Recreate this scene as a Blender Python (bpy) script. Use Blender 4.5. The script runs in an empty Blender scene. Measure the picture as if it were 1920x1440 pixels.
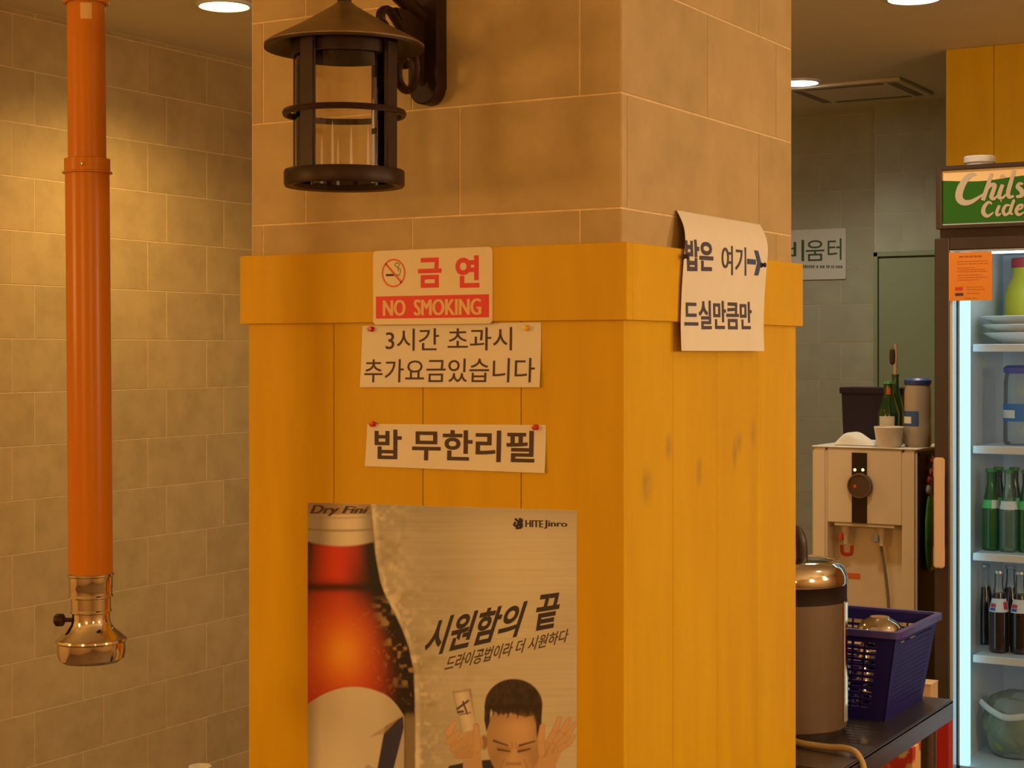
import bpy, bmesh, math, random
import numpy as np
from mathutils import Vector, Matrix
random.seed(7)
R_ = math.radians
scn = bpy.context.scene
COL = scn.collection

# ------------------------------------------------------------------ camera, world, exposure
cam_d = bpy.data.cameras.new('camera'); cam = bpy.data.objects.new('camera', cam_d); COL.objects.link(cam)
CAM = Vector((1.309, -2.595, 1.55)); YAW = 30.5; FPX = 3139.0
UNIT, FL = 0.85, -0.40      # the plan below is drawn in units of 0.85 m with the camera at height 1.55 and the floor at FL
cam.location = (CAM - Vector((0, 0, FL))) * UNIT; cam.rotation_euler = (R_(90), 0, R_(YAW))
cam_d.sensor_width = 36; cam_d.lens = FPX / 1920 * 36; cam_d.shift_y = -60 / 1920
cam_d.clip_start = 0.05
scn.camera = cam
w = bpy.data.worlds.new('world'); scn.world = w; w.use_nodes = True
w.node_tree.nodes['Background'].inputs[0].default_value = (1.0, 0.62, 0.30, 1)
w.node_tree.nodes['Background'].inputs[1].default_value = 0.05
scn.view_settings.view_transform = 'Standard'; scn.view_settings.look = 'None'
scn.view_settings.gamma = 1; scn.view_settings.use_curve_mapping = False
scn.view_settings.exposure = 0.0

WARM = (1.0, 0.54, 0.16); LEFT = (1.0, 0.62, 0.20); NEUT = (1.0, 0.68, 0.38); COOL = (1.0, 0.92, 0.72)
CEIL = 2.82
# downlights: x, y, energy, colour, how it is told apart
DOWNLIGHTS = [
    (-2.70, 2.14, 100, LEFT, 'round glowing warm downlight beside the stone pillar, above the tiled left wall'),
    (-1.52, 4.86, 40, COOL, 'small white downlight far back, half hidden by the pillar edge'),
    (-0.49, 3.29, 40, COOL, 'white downlight cut by the top of the picture, before the yellow back wall'),
    (-0.45, 1.95, 50, (1.0, 0.80, 0.56), 'unseen downlight added over the steel counter, above the picture'),  # added out of view to brighten the dispenser front
    (1.5, 1.55, 38, NEUT, 'unseen warm downlight added in front of the drinks refrigerator, outside the picture'),  # unseen lamp, put in to light the right side
    (-2.55, 0.0, 40, LEFT, 'unseen warm downlight added near the left wall, nearer the camera, outside the picture'),  # unseen lamp, put in as extra light on the left
]

# unseen globe pendants added around and behind the camera to light the pillar: x, y, energy, where
ADDED_PENDANTS = [
    (-1.9, -2.2, 48, WARM, 'left of the camera'), (0.1, -3.5, 48, WARM, 'behind the camera to the left'), (2.3, -2.4, 41, WARM, 'beside the camera to the right'),
    (3.0, -0.1, 72, NEUT, 'right of the pillar, nearer the camera'), (2.7, 1.6, 68, NEUT, 'right of the refrigerator'),
]
# ------------------------------------------------------------------ helpers
def pix(px, py, Y=None, X=None, Z=None):
    """point of the place that stands on plane Y=, X= or Z= and shows at that spot of the photograph"""
    a = R_(YAW)
    d = Vector((-math.sin(a), math.cos(a), 0)) + Vector((math.cos(a), math.sin(a), 0)) * ((px - 960) / FPX) + Vector((0, 0, (660 - py) / FPX))
    if Y is not None: t = (Y - CAM.y) / d.y
    elif X is not None: t = (X - CAM.x) / d.x
    else: t = (Z - CAM.z) / d.z
    return CAM + d * t

def tag(o, label=None, cat=None, group=None, kind=None):
    if label: o['label'] = label
    if cat: o['category'] = cat
    if group: o['group'] = group
    if kind: o['kind'] = kind
    return o

def thing(name, label, cat, loc=(0, 0, 0), rotz=0, group=None, kind=None):
    o = bpy.data.objects.new(name, None); COL.objects.link(o)
    o.location = loc; o.rotation_euler = (0, 0, rotz); o.empty_display_size = 0.05
    return tag(o, label, cat, group, kind)

def link(name, me, mat, parent=None, loc=(0, 0, 0), rot=(0, 0, 0)):
    o = bpy.data.objects.new(name, me); COL.objects.link(o)
    o.location = loc; o.rotation_euler = rot
    if parent: o.parent = parent
    if mat is not None and len(me.materials) == 0: me.materials.append(mat)
    return o

def bm_mesh(bm, smooth=None):
    bmesh.ops.recalc_face_normals(bm, faces=bm.faces[:])
    me = bpy.data.meshes.new('mesh'); bm.to_mesh(me); bm.free()
    if smooth is not None:
        for p in me.polygons: p.use_smooth = True
        me.set_sharp_from_angle(angle=R_(smooth))
    return me

def add_box(bm, lo, hi, bev=0.0, seg=1):
    r = bmesh.ops.create_cube(bm, size=1)
    vs = r['verts']
    for v in vs:
        v.co = Vector([(lo[i] + hi[i]) / 2 + v.co[i] * (hi[i] - lo[i]) for i in range(3)])
    if bev > 0:
        es = list({e for v in vs for e in v.link_edges})
        bmesh.ops.bevel(bm, geom=es, offset=bev, segments=seg, affect='EDGES', clamp_overlap=True)

def box(lo, hi, bev=0.0, seg=1):
    bm = bmesh.new(); add_box(bm, lo, hi, bev, seg)
    return bm_mesh(bm, 35 if bev > 0 else None)

def add_lathe(bm, prof, n=40, c=(0, 0, 0), a0=0.0, a1=2 * math.pi):
    full = abs(a1 - a0 - 2 * math.pi) < 1e-6
    rings = []
    m = n if full else n + 1
    for r, z in prof:
        if r < 1e-6:
            rings.append([bm.verts.new((c[0], c[1], c[2] + z))]); continue
        rings.append([bm.verts.new((c[0] + r * math.cos(a0 + (a1 - a0) * k / n), c[1] + r * math.sin(a0 + (a1 - a0) * k / n), c[2] + z)) for k in range(m)])
    for A, B in zip(rings, rings[1:]):
        for k in range(n):
            k2 = (k + 1) % m
            q = [A[k % len(A)], A[k2 % len(A)], B[k2 % len(B)], B[k % len(B)]]
            u = []
            for v in q:
                if v not in u: u.append(v)
            if len(u) >= 3:
                try: bm.faces.new(u)
                except ValueError: pass

def lathe(prof, n=40, smooth=32, **k):
    bm = bmesh.new(); add_lathe(bm, prof, n, **k); return bm_mesh(bm, smooth)

def add_tube(bm, pts, rad, n=10, flat=1.0, closed=False):
    pts = [Vector(p) for p in pts]; rings = []
    rads = rad if isinstance(rad, (list, tuple)) else [rad] * len(pts)
    up = None
    for i, p in enumerate(pts):
        a = pts[i - 1] if (i > 0 or closed) else p; b = pts[(i + 1) % len(pts)] if (i < len(pts) - 1 or closed) else p
        t = (b - a).normalized()
        if up is None: up = Vector((0, 0, 1)) if abs(t.z) < 0.9 else Vector((1, 0, 0))
        s = t.cross(up).normalized(); u = s.cross(t).normalized(); up = u
        rings.append([bm.verts.new(p + (s * math.cos(2 * math.pi * k / n) * flat + u * math.sin(2 * math.pi * k / n)) * rads[i]) for k in range(n)])
    pairs = list(zip(rings, rings[1:])) + ([(rings[-1], rings[0])] if closed else [])
    for A, B in pairs:
        for k in range(n): bm.faces.new((A[k], A[(k + 1) % n], B[(k + 1) % n], B[k]))
    if not closed:
        bm.faces.new(rings[0]); bm.faces.new(rings[-1])

def tube(pts, rad, n=10, flat=1.0, closed=False):
    bm = bmesh.new(); add_tube(bm, pts, rad, n, flat, closed); return bm_mesh(bm, 50)

def prism(outline, y0, y1, bev=0):
    """outline (x,z) pushed from y0 to y1"""
    bm = bmesh.new()
    A = [bm.verts.new((x, y0, z)) for x, z in outline]; B = [bm.verts.new((x, y1, z)) for x, z in outline]
    bm.faces.new(A); bm.faces.new(B[::-1]); n = len(A)
    for k in range(n): bm.faces.new((A[k], B[k], B[(k + 1) % n], A[(k + 1) % n]))
    if bev: bmesh.ops.bevel(bm, geom=bm.edges[:], offset=bev, segments=1, affect='EDGES')
    return bm_mesh(bm, 40)

def smooth_path(pts, n=8):
    pts = [Vector(p) for p in pts]; out = []
    for i in range(len(pts) - 1):
        p0 = pts[max(i - 1, 0)]; p1 = pts[i]; p2 = pts[i + 1]; p3 = pts[min(i + 2, len(pts) - 1)]
        for k in range(n):
            t = k / n
            out.append(0.5 * ((2 * p1) + (p2 - p0) * t + (2 * p0 - 5 * p1 + 4 * p2 - p3) * t * t + (-p0 + 3 * p1 - 3 * p2 + p3) * t ** 3))
    out.append(pts[-1]); return out

def rrect(x0, x1, z0, z1, r, n=4):
    out = []
    for cx, cz, a in ((x1 - r, z1 - r, 0), (x0 + r, z1 - r, 90), (x0 + r, z0 + r, 180), (x1 - r, z0 + r, 270)):
        for k in range(n + 1):
            t = R_(a + 90 * k / n); out.append((cx + r * math.cos(t), cz + r * math.sin(t)))
    return out

# ------------------------------------------------------------------ materials
MATS = {}
def M(name, col, rough=0.5, metal=0.0, spec=0.5, noise=None, bump=None, emit=None, coat=0.0, rvar=0.0):
    """noise = (scale, second colour, stretch xyz, contrast lo, hi); bump = (scale, strength, distance)"""
    if name in MATS: return MATS[name]
    m = bpy.data.materials.new(name); m.use_nodes = True; nt = m.node_tree; b = nt.nodes['Principled BSDF']
    b.inputs['Base Color'].default_value = (*col, 1); b.inputs['Roughness'].default_value = rough
    b.inputs['Metallic'].default_value = metal; b.inputs['Specular IOR Level'].default_value = spec
    b.inputs['Coat Weight'].default_value = coat
    N = nt.nodes.new; L = nt.links.new
    if noise or bump or rvar:
        tc = N('ShaderNodeTexCoord'); oi = N('ShaderNodeObjectInfo'); va = N('ShaderNodeVectorMath'); va.operation = 'MULTIPLY_ADD'
        comb = N('ShaderNodeCombineXYZ'); mu = N('ShaderNodeMath'); mu.operation = 'MULTIPLY'; mu.inputs[1].default_value = 37.0
        L(oi.outputs['Random'], mu.inputs[0])
        for i in range(3): L(mu.outputs[0], comb.inputs[i])
        va.inputs[1].default_value = (1, 1, 1)
        L(tc.outputs['Object'], va.inputs[0]); L(comb.outputs[0], va.inputs[2])
        vec = va.outputs[0]
    if noise:
        sc, c2, st, lo, hi = noise
        mp = N('ShaderNodeMapping'); mp.inputs['Scale'].default_value = st; L(vec, mp.inputs[0])
        nz = N('ShaderNodeTexNoise'); nz.inputs['Scale'].default_value = sc; nz.inputs['Detail'].default_value = 6; nz.inputs['Roughness'].default_value = 0.6
        L(mp.outputs[0], nz.inputs['Vector'])
        rg = N('ShaderNodeMapRange'); rg.inputs[1].default_value = lo; rg.inputs[2].default_value = hi; L(nz.outputs[0], rg.inputs[0])
        mx = N('ShaderNodeMix'); mx.data_type = 'RGBA'; L(rg.outputs[0], mx.inputs[0])
        mx.inputs[6].default_value = (*col, 1); mx.inputs[7].default_value = (*c2, 1)
        out = mx.outputs[2]
        if rvar:
            hs = N('ShaderNodeHueSaturation'); rr = N('ShaderNodeMapRange'); rr.inputs[3].default_value = 1 - rvar; rr.inputs[4].default_value = 1 + rvar
            L(oi.outputs['Random'], rr.inputs[0]); L(rr.outputs[0], hs.inputs['Value']); L(out, hs.inputs['Color']); out = hs.outputs[0]
        L(out, b.inputs['Base Color'])
    if bump:
        n2 = N('ShaderNodeTexNoise'); n2.inputs['Scale'].default_value = bump[0]; n2.inputs['Detail'].default_value = 4; L(vec, n2.inputs['Vector'])
        bp = N('ShaderNodeBump'); bp.inputs['Strength'].default_value = bump[1]; bp.inputs['Distance'].default_value = bump[2]
        L(n2.outputs[0], bp.inputs['Height']); L(bp.outputs[0], b.inputs['Normal'])
    if emit:
        b.inputs['Emission Color'].default_value = (*emit[0], 1); b.inputs['Emission Strength'].default_value = emit[1]
    MATS[name] = m; return m

def glass(name, tint=(1, 1, 1), ior=1.45, rough=0.02, body=0.0, bodycol=(1, 1, 1)):
    """thin pane or shell of glass or clear plastic: see-through plus a fresnel sheen, with some body colour"""
    if name in MATS: return MATS[name]
    m = bpy.data.materials.new(name); m.use_nodes = True; nt = m.node_tree
    N = nt.nodes.new; L = nt.links.new
    nt.nodes.remove(nt.nodes['Principled BSDF']); out = nt.nodes['Material Output']
    tr = N('ShaderNodeBsdfTransparent'); tr.inputs[0].default_value = (*tint, 1)
    gl = N('ShaderNodeBsdfGlossy'); gl.inputs['Roughness'].default_value = rough; gl.inputs[0].default_value = (1, 1, 1, 1)
    fr = N('ShaderNodeFresnel'); fr.inputs[0].default_value = ior
    mx = N('ShaderNodeMixShader'); L(fr.outputs[0], mx.inputs[0]); src = tr
    if body > 0:
        df = N('ShaderNodeBsdfDiffuse'); df.inputs[0].default_value = (*bodycol, 1)
        m2 = N('ShaderNodeMixShader'); m2.inputs[0].default_value = body; L(tr.outputs[0], m2.inputs[1]); L(df.outputs[0], m2.inputs[2]); src = m2
    L(src.outputs[0], mx.inputs[1]); L(gl.outputs[0], mx.inputs[2]); L(mx.outputs[0], out.inputs[0])
    MATS[name] = m; return m

m_tile = M('stone_tile', (0.52, 0.39, 0.195), 0.62, noise=(9, (0.43, 0.32, 0.155), (1, 1, 1), 0.36, 0.68), bump=(70, 0.12, 0.002), rvar=0.045)
m_tile_back = M('stone_tile_grey', (0.42, 0.45, 0.34), 0.62, noise=(9, (0.37, 0.39, 0.29), (1, 1, 1), 0.36, 0.68), bump=(70, 0.12, 0.002), rvar=0.03)
m_grout = M('grout', (0.86, 0.68, 0.40), 0.8, noise=(40, (0.70, 0.53, 0.30), (1, 1, 1), 0.3, 0.7))
m_grout_back = M('grout_grey', (0.66, 0.60, 0.45), 0.8, noise=(40, (0.50, 0.45, 0.31), (1, 1, 1), 0.3, 0.7))
m_wood = M('yellow_painted_wood', (0.70, 0.43, 0.008), 0.52, spec=0.2, noise=(2.2, (0.61, 0.355, 0.008), (6, 6, 0.9), 0.36, 0.74), bump=(60, 0.08, 0.001), rvar=0.025)
m_groove = M('plank_backing', (0.30, 0.13, 0.01), 0.8, noise=(20, (0.2, 0.08, 0.005), (1, 1, 1), 0.3, 0.7))
m_ceil = M('ceiling_paint', (0.74, 0.66, 0.46), 0.85, noise=(3, (0.70, 0.62, 0.43), (1, 1, 1), 0.3, 0.7))
m_floor = M('floor_tile', (0.20, 0.14, 0.09), 0.45, noise=(4, (0.14, 0.10, 0.06), (1, 1, 1), 0.3, 0.7))
m_plainwall = M('plain_wall', (0.55, 0.40, 0.22), 0.75, noise=(3, (0.48, 0.34, 0.18), (1, 1, 1), 0.3, 0.7))
m_paper = M('white_paper', (0.80, 0.77, 0.70), 0.75, noise=(14, (0.76, 0.73, 0.66), (1, 1, 1), 0.3, 0.7))
m_paper_old = M('yellowed_sign_plastic', (0.76, 0.66, 0.46), 0.45, noise=(8, (0.73, 0.63, 0.43), (1, 1, 1), 0.3, 0.7))
m_ink = M('dark_ink', (0.075, 0.045, 0.04), 0.7)
m_ink2 = M('blue_black_ink', (0.07, 0.065, 0.10), 0.7)
m_red = M('red_print', (0.72, 0.025, 0.018), 0.5)
m_cream = M('cream_print', (0.80, 0.52, 0.28), 0.6)
m_pipe = M('orange_enamel', (0.50, 0.165, 0.006), 0.28, spec=0.22, noise=(4, (0.46, 0.145, 0.005), (3, 3, 0.5), 0.35, 0.7))
m_chrome = M('chrome', (0.70, 0.63, 0.53), 0.09, 1.0, noise=(30, (0.62, 0.56, 0.47), (1, 1, 1), 0.3, 0.7))
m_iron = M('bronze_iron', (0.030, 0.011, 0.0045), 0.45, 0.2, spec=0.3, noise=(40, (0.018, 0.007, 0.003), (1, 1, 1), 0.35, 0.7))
m_iron_lit = M('bronze_iron_lit', (0.20, 0.135, 0.06), 0.36, 0.45, noise=(30, (0.16, 0.105, 0.045), (1, 1, 1), 0.35, 0.7))  # lighter copy of the lantern iron, light on the roof put into its colour
m_lglass = glass('lantern_glass', (0.97, 0.95, 0.9))
m_steel = M('brushed_steel', (0.46, 0.40, 0.34), 0.30, 1.0, noise=(60, (0.38, 0.33, 0.28), (1, 1, 0.05), 0.3, 0.7))
m_satin = M('satin_steel', (0.175, 0.125, 0.088), 0.5, 0.5, noise=(60, (0.15, 0.11, 0.075), (1, 1, 0.05), 0.3, 0.7))
m_darkplastic = M('dark_plastic', (0.03, 0.02, 0.018), 0.35)
m_fridge = M('fridge_dark_trim', (0.055, 0.035, 0.027), 0.4, noise=(30, (0.045, 0.028, 0.02), (1, 1, 1), 0.3, 0.7))
m_white = M('white_enamel', (0.80, 0.82, 0.84), 0.35)
m_dispenser = M('cream_plastic', (0.74, 0.62, 0.44), 0.38, noise=(5, (0.71, 0.59, 0.41), (1, 1, 1), 0.3, 0.7))
m_purple = M('violet_plastic', (0.014, 0.010, 0.15), 0.5, spec=0.2)

def wood_marks():
    """the same yellow paint with the grey hand marks rubbed into the right face of the pillar"""
    m = m_wood.copy(); m.name = 'yellow_painted_wood_marked'; nt = m.node_tree; N = nt.nodes.new; L = nt.links.new
    b = nt.nodes['Principled BSDF']; src = b.inputs['Base Color'].links[0].from_socket; tc = N('ShaderNodeTexCoord'); acc = None
    nz = N('ShaderNodeTexNoise'); nz.inputs['Scale'].default_value = 45; L(tc.outputs['Object'], nz.inputs['Vector'])
    for px, py, w_, h_ in ((1213, 912, 0.030, 0.050), (1311, 885, 0.020, 0.042), (1386, 828, 0.022, 0.034), (1413, 812, 0.020, 0.045), (1254, 838, 0.022, 0.035), (1378, 850, 0.018, 0.05)):
        q = pix(px, py, X=0.012); sb_ = N('ShaderNodeVectorMath'); sb_.operation = 'SUBTRACT'; sb_.inputs[1].default_value = (0.012, q.y, q.z); L(tc.outputs['Object'], sb_.inputs[0])
        mu = N('ShaderNodeVectorMath'); mu.operation = 'MULTIPLY'; mu.inputs[1].default_value = (0, 1 / w_, 1 / h_); L(sb_.outputs[0], mu.inputs[0])
        ln_ = N('ShaderNodeVectorMath'); ln_.operation = 'LENGTH'; L(mu.outputs[0], ln_.inputs[0])
        mr = N('ShaderNodeMapRange'); mr.interpolation_type = 'SMOOTHSTEP'; mr.inputs[1].default_value = 1.0; mr.inputs[2].default_value = 0.1; L(ln_.outputs[1 if len(ln_.outputs) > 1 else 0], mr.inputs[0])
        if acc is None: acc = mr.outputs[0]
        else:
            ad = N('ShaderNodeMath'); ad.operation = 'MAXIMUM'; L(acc, ad.inputs[0]); L(mr.outputs[0], ad.inputs[1]); acc = ad.outputs[0]
    mm = N('ShaderNodeMath'); mm.operation = 'MULTIPLY'; L(acc, mm.inputs[0]); L(nz.outputs[0], mm.inputs[1])
    mx = N('ShaderNodeMix'); mx.data_type = 'RGBA'; L(mm.outputs[0], mx.inputs[0]); L(src, mx.inputs[6]); mx.inputs[7].default_value = (0.30, 0.22, 0.06, 1); L(mx.outputs[2], b.inputs['Base Color'])
    return m
# ------------------------------------------------------------------ lettering
def glyphs(body, bold=0.0, shear=0.0, spacing=1.0):
    cu = bpy.data.curves.new('text', 'FONT'); cu.body = body; cu.size = 1; cu.offset = bold; cu.shear = shear
    cu.space_character = spacing; cu.resolution_u = 4; cu.fill_mode = 'FRONT'
    o = bpy.data.objects.new('text', cu); COL.objects.link(o)
    dg = bpy.context.evaluated_depsgraph_get(); dg.update()
    me = bpy.data.meshes.new_from_object(o.evaluated_get(dg))
    bpy.data.objects.remove(o); bpy.data.curves.remove(cu)
    n = len(me.vertices); co = np.empty(n * 3); me.vertices.foreach_get('co', co); co = co.reshape(-1, 3)[:, :2]
    faces = [tuple(p.vertices) for p in me.polygons]; bpy.data.meshes.remove(me)
    lo = co.min(0); hi = co.max(0)
    return (co - lo) / (hi - lo), faces

def lettering(name, body, parent, fn, mat, bold=0.0, shear=0.0, spacing=1.0, label=None, heavy=0.0):
    """flat print: fn maps (0..1, 0..1) of the written line onto the surface that carries it"""
    uv, faces = glyphs(body, bold, shear, spacing)
    if heavy:                                                # heavy print: the line set several times, a hair apart
        n = len(uv); V, F = [], []
        for k, du in enumerate((-1, 0, 1)):
            V += [tuple(Vector(fn(u * (1 - 2 * heavy) + heavy + du * heavy, v)) + Vector((0, -0.00006 * k, 0))) for u, v in uv]; F += [tuple(i + k * n for i in f) for f in faces]
    else: V, F = [fn(u, v) for u, v in uv], faces
    me = bpy.data.meshes.new('mesh'); me.from_pydata(V, [], F); me.update()
    o = link(name, me, mat, parent)
    if label: o['label'] = label
    return o

def flat(x0, x1, z0, z1, y):
    return lambda u, v: (x0 + (x1 - x0) * u, y, z0 + (z1 - z0) * v)
def quad(bl, br, tl, tr, y):
    def fn(u, v):
        x = (1 - v) * ((1 - u) * bl[0] + u * br[0]) + v * ((1 - u) * tl[0] + u * tr[0])
        z = (1 - v) * ((1 - u) * bl[1] + u * br[1]) + v * ((1 - u) * tl[1] + u * tr[1])
        return (x, y, z)
    return fn

# ================================================================== the room
def slab(name, lo, hi, mat):
    o = link(name, box(lo, hi), mat); o['kind'] = 'structure'; return o
slab('floor', (-3.6, -4.6, FL - 0.1), (4.3, 6.3, FL), m_floor)
slab('ceiling', (-3.6, -4.6, CEIL), (4.3, 6.3, CEIL + 0.1), m_ceil)
slab('wall_front', (-3.6, -4.6, FL), (4.3, -4.5, CEIL), m_plainwall)
slab('wall_right', (4.2, -4.5, FL), (4.3, 6.2, CEIL), m_plainwall)

TILE_W, TILE_H, GAP = 0.360, 0.2, 0.0036
tcache = {}
def tile_mesh(wd, ht, th, mat):
    k = (round(wd, 4), round(ht, 4), th, mat.name)
    if k not in tcache:
        me = box((-wd / 2, -th, -ht / 2), (wd / 2, 0, ht / 2), 0.0006); me.materials.append(mat); tcache[k] = me
    return tcache[k]
def tile_face(parent, span, zr, joints, th, mat, place, zbase=0.0):
    """lay tiles over a face: span (s0,s1) along it, zr its height range; joints(row) gives a joint position; place(s,z) -> loc, rotz"""
    s0, s1 = span; k0 = math.floor((zr[0] - zbase) / TILE_H + 1e-6); k1 = math.ceil((zr[1] - zbase) / TILE_H - 1e-6)
    for k in range(k0, k1):
        za = max(zbase + k * TILE_H, zr[0]); zb = min(zbase + (k + 1) * TILE_H, zr[1])
        if zb - za < 0.012: continue
        js = sorted({s0, s1, *[j for j in joints(k) if s0 + 0.004 < j < s1 - 0.004]})
        for a, b in zip(js, js[1:]):
            if b - a < 0.006: continue
            loc, rz = place((a + b) / 2, (za + zb) / 2)
            link('tile', tile_mesh(b - a - GAP, zb - za - GAP, th, mat), None, parent, loc, (0, 0, rz))
def running(base_even, base_odd, wd=TILE_W):
    return lambda k: [(base_even if k % 2 == 0 else base_odd) + wd * i for i in range(-40, 40)]

# left wall (x = -3.42), tiles 4 mm proud of the grout
XL = -3.42
wl = slab('wall_left', (XL - 0.12, -4.5, FL), (XL, 6.2, CEIL), m_grout)
tile_face(wl, (-0.35, 4.75), (FL, CEIL), running(2.627, 2.516), 0.0014, m_tile, lambda s, z: ((XL, s, z), R_(90)))
# back wall in two steps
YB, YB2, XSTEP = 5.9, 5.75, -1.447
wb = slab('wall_back', (-3.54, YB, FL), (XSTEP + 0.05, YB + 0.12, CEIL), m_grout_back)
tile_face(wb, (-3.42, XSTEP), (FL, CEIL), running(-1.80, -1.68), 0.0014, m_tile_back, lambda s, z: ((s, YB, z), 0))
ws = slab('wall_back_step', (XSTEP, YB2, FL), (4.3, YB2 + 0.14, CEIL), m_grout_back)
tile_face(ws, (XSTEP + 0.002, -0.7), (2.06, CEIL), running(-1.30, -1.18), 0.0014, m_tile_back, lambda s, z: ((s, YB2, z), 0), zbase=2.06 - 0.0 - 2.0)

# green door with its frame
m_door = M('sage_door_paint', (0.27, 0.33, 0.20), 0.55, noise=(5, (0.255, 0.31, 0.185), (1, 1, 0.3), 0.3, 0.7))
dr = thing('door_1', None, None, (-0.99, YB2, 0), kind='structure')
bm = bmesh.new()
add_box(bm, (-0.457, -0.022, FL), (-0.435, 0, 2.06), 0.002); add_box(bm, (0.435, -0.022, FL), (0.457, 0, 2.06), 0.002); add_box(bm, (-0.457, -0.022, 2.037), (0.457, 0, 2.06), 0.002)
link('door_frame', bm_mesh(bm), m_door, dr)
link('door_leaf', box((-0.431, -0.014, FL + 0.006), (0.431, 0, 2.028), 0.002), m_door, dr)
link('door_gap', box((-0.435, -0.006, 2.028), (0.435, -0.001, 2.037)), m_darkplastic, dr)
h = link('door_handle', tube([(-0.37, -0.016, 1.0), (-0.37, -0.06, 1.0), (-0.26, -0.06, 1.0)], 0.009), m_steel, dr)

# yellow boarded wall behind the refrigerator
YY = 4.4
wy = slab('wall_yellow', (-0.685, YY, FL), (4.2, YY + 0.12, CEIL), m_groove)
x = -0.69
while x < 0.85:
    link('plank', box((x + 0.001, YY - 0.012, FL), (x + 0.199, YY, CEIL - 0.001), 0.0012), m_wood, wy); x += 0.2

# ------------------------------------------------------------------ pillar
PX0, PY1 = -0.818, 0.812
pil = slab('pillar', (PX0, 0.0014, FL), (-0.0014, PY1, CEIL), m_grout)
tile_face(pil, (PX0, 0.0), (1.62, CEIL), lambda k: [(-0.331 if k % 2 else -0.082) + 0.354 * i for i in range(-4, 3)], 0.0014, m_tile, lambda s, z: ((s, 0.0014, z), 0))
tile_face(pil, (0.0, PY1), (1.62, CEIL), lambda k: ([0.022, 0.627] if k % 2 else [0.368, 0.722]), 0.0014, m_tile, lambda s, z: ((-0.0014, s, z), R_(90)))
m_wood_r = wood_marks()
PT, TT, ZT0, ZT1 = 0.012, 0.022, 1.605, 1.739
for a, b in zip((-0.816, -0.608, -0.404, -0.194), (-0.608, -0.404, -0.194, PT)):
    link('plank', box((a + 0.0007, -PT, FL), (b - 0.0007, 0.002, ZT0 + 0.02), 0.0008), m_wood, pil)
for a, b in zip((-PT + 0.0125, 0.185, 0.386, 0.589), (0.185, 0.386, 0.589, 0.806)):
    link('plank', box((-0.002, a + 0.0007, FL), (PT, b - 0.0007, ZT0 + 0.02), 0.0008), m_wood_r, pil)
link('rail_board', box((-0.83, -TT, ZT0), (TT, -0.0005, ZT1), 0.0012), m_wood, pil)
link('rail_board', box((0.0005, -0.0003, ZT0), (TT, 0.822, ZT1), 0.0012), m_wood, pil)

# ------------------------------------------------------------------ downlights
m_lens_w = M('lamp_lens_warm', (1, 0.9, 0.7), 0.4, emit=((1.0, 0.74, 0.40), 16))
m_lens_c = M('lamp_lens_white', (1, 1, 1), 0.4, emit=((0.95, 0.97, 1.0), 16))
for (x, y, e, c, lab) in DOWNLIGHTS:
    t = thing('ceiling_downlight', lab, 'downlight', (x, y, CEIL), group='round ceiling downlights')
    link('trim_ring', lathe([(0.088, 0), (0.104, 0), (0.104, -0.006), (0.092, -0.011), (0.086, -0.006)], 40), m_white, t)
    link('lens', lathe([(0.0, -0.018), (0.05, -0.015), (0.086, -0.005)], 32), m_lens_c if c == COOL else m_lens_w, t)
    ld = bpy.data.lights.new('lamp_light', 'SPOT'); ld.energy = e * UNIT * UNIT; ld.color = c; ld.spot_size = R_(150); ld.spot_blend = 0.75; ld.shadow_soft_size = 0.08
    lo = bpy.data.objects.new('lamp_light', ld); COL.objects.link(lo); lo.parent = t; lo.location = (0, 0, -0.03)

m_globe = M('opal_globe', (1, 0.95, 0.85), 0.4, emit=((1.0, 0.70, 0.36), 3))
for (x, y, e, c, lab) in ADDED_PENDANTS:
    t = thing('added_pendant', 'added unseen warm opal globe pendant lamp hanging ' + lab, 'lamp', (x, y, CEIL), group='unseen globe pendants added for light')
    link('canopy', lathe([(0.0, 0.0), (0.05, 0.0), (0.05, -0.02), (0.0, -0.025)], 24), m_iron, t)
    link('cord', lathe([(0.005, -0.02), (0.005, -0.46)], 8), m_iron, t)
    link('globe', lathe([(0.0, -0.85)] + [(0.2 * math.sin(R_(a)), -0.65 - 0.2 * math.cos(R_(a))) for a in range(12, 170, 12)] + [(0.03, -0.45), (0.0, -0.45)], 32), m_globe, t)
    ld = bpy.data.lights.new('lamp_light', 'POINT'); ld.energy = e * UNIT * UNIT; ld.color = c; ld.shadow_soft_size = 0.2 * UNIT
    lo = bpy.data.objects.new('lamp_light', ld); COL.objects.link(lo); lo.parent = t; lo.location = (0, 0, -0.86 - 0.2)

# ceiling cassette air conditioner
t = thing('ceiling_cassette', 'flat square air conditioner panel with dark slots on the back ceiling', 'air conditioner', (-1.36, 5.24, CEIL))
m_ac = M('cassette_plastic', (0.70, 0.62, 0.44), 0.7)
link('panel', box((-0.29, -0.27, -0.016), (0.29, 0.27, 0), 0.004), m_ac, t)
for lo, hi in (((0.215, -0.22, -0.0185), (0.255, 0.22, -0.0165)), ((-0.255, -0.22, -0.0185), (-0.215, 0.22, -0.0165)), ((-0.19, 0.2, -0.0185), (0.19, 0.24, -0.0165)), ((-0.19, -0.24, -0.0185), (0.19, -0.2, -0.0165))):
    link('slot', box(lo, hi), M('slot_shadow_grey', (0.22, 0.18, 0.12), 0.7), t)

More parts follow.
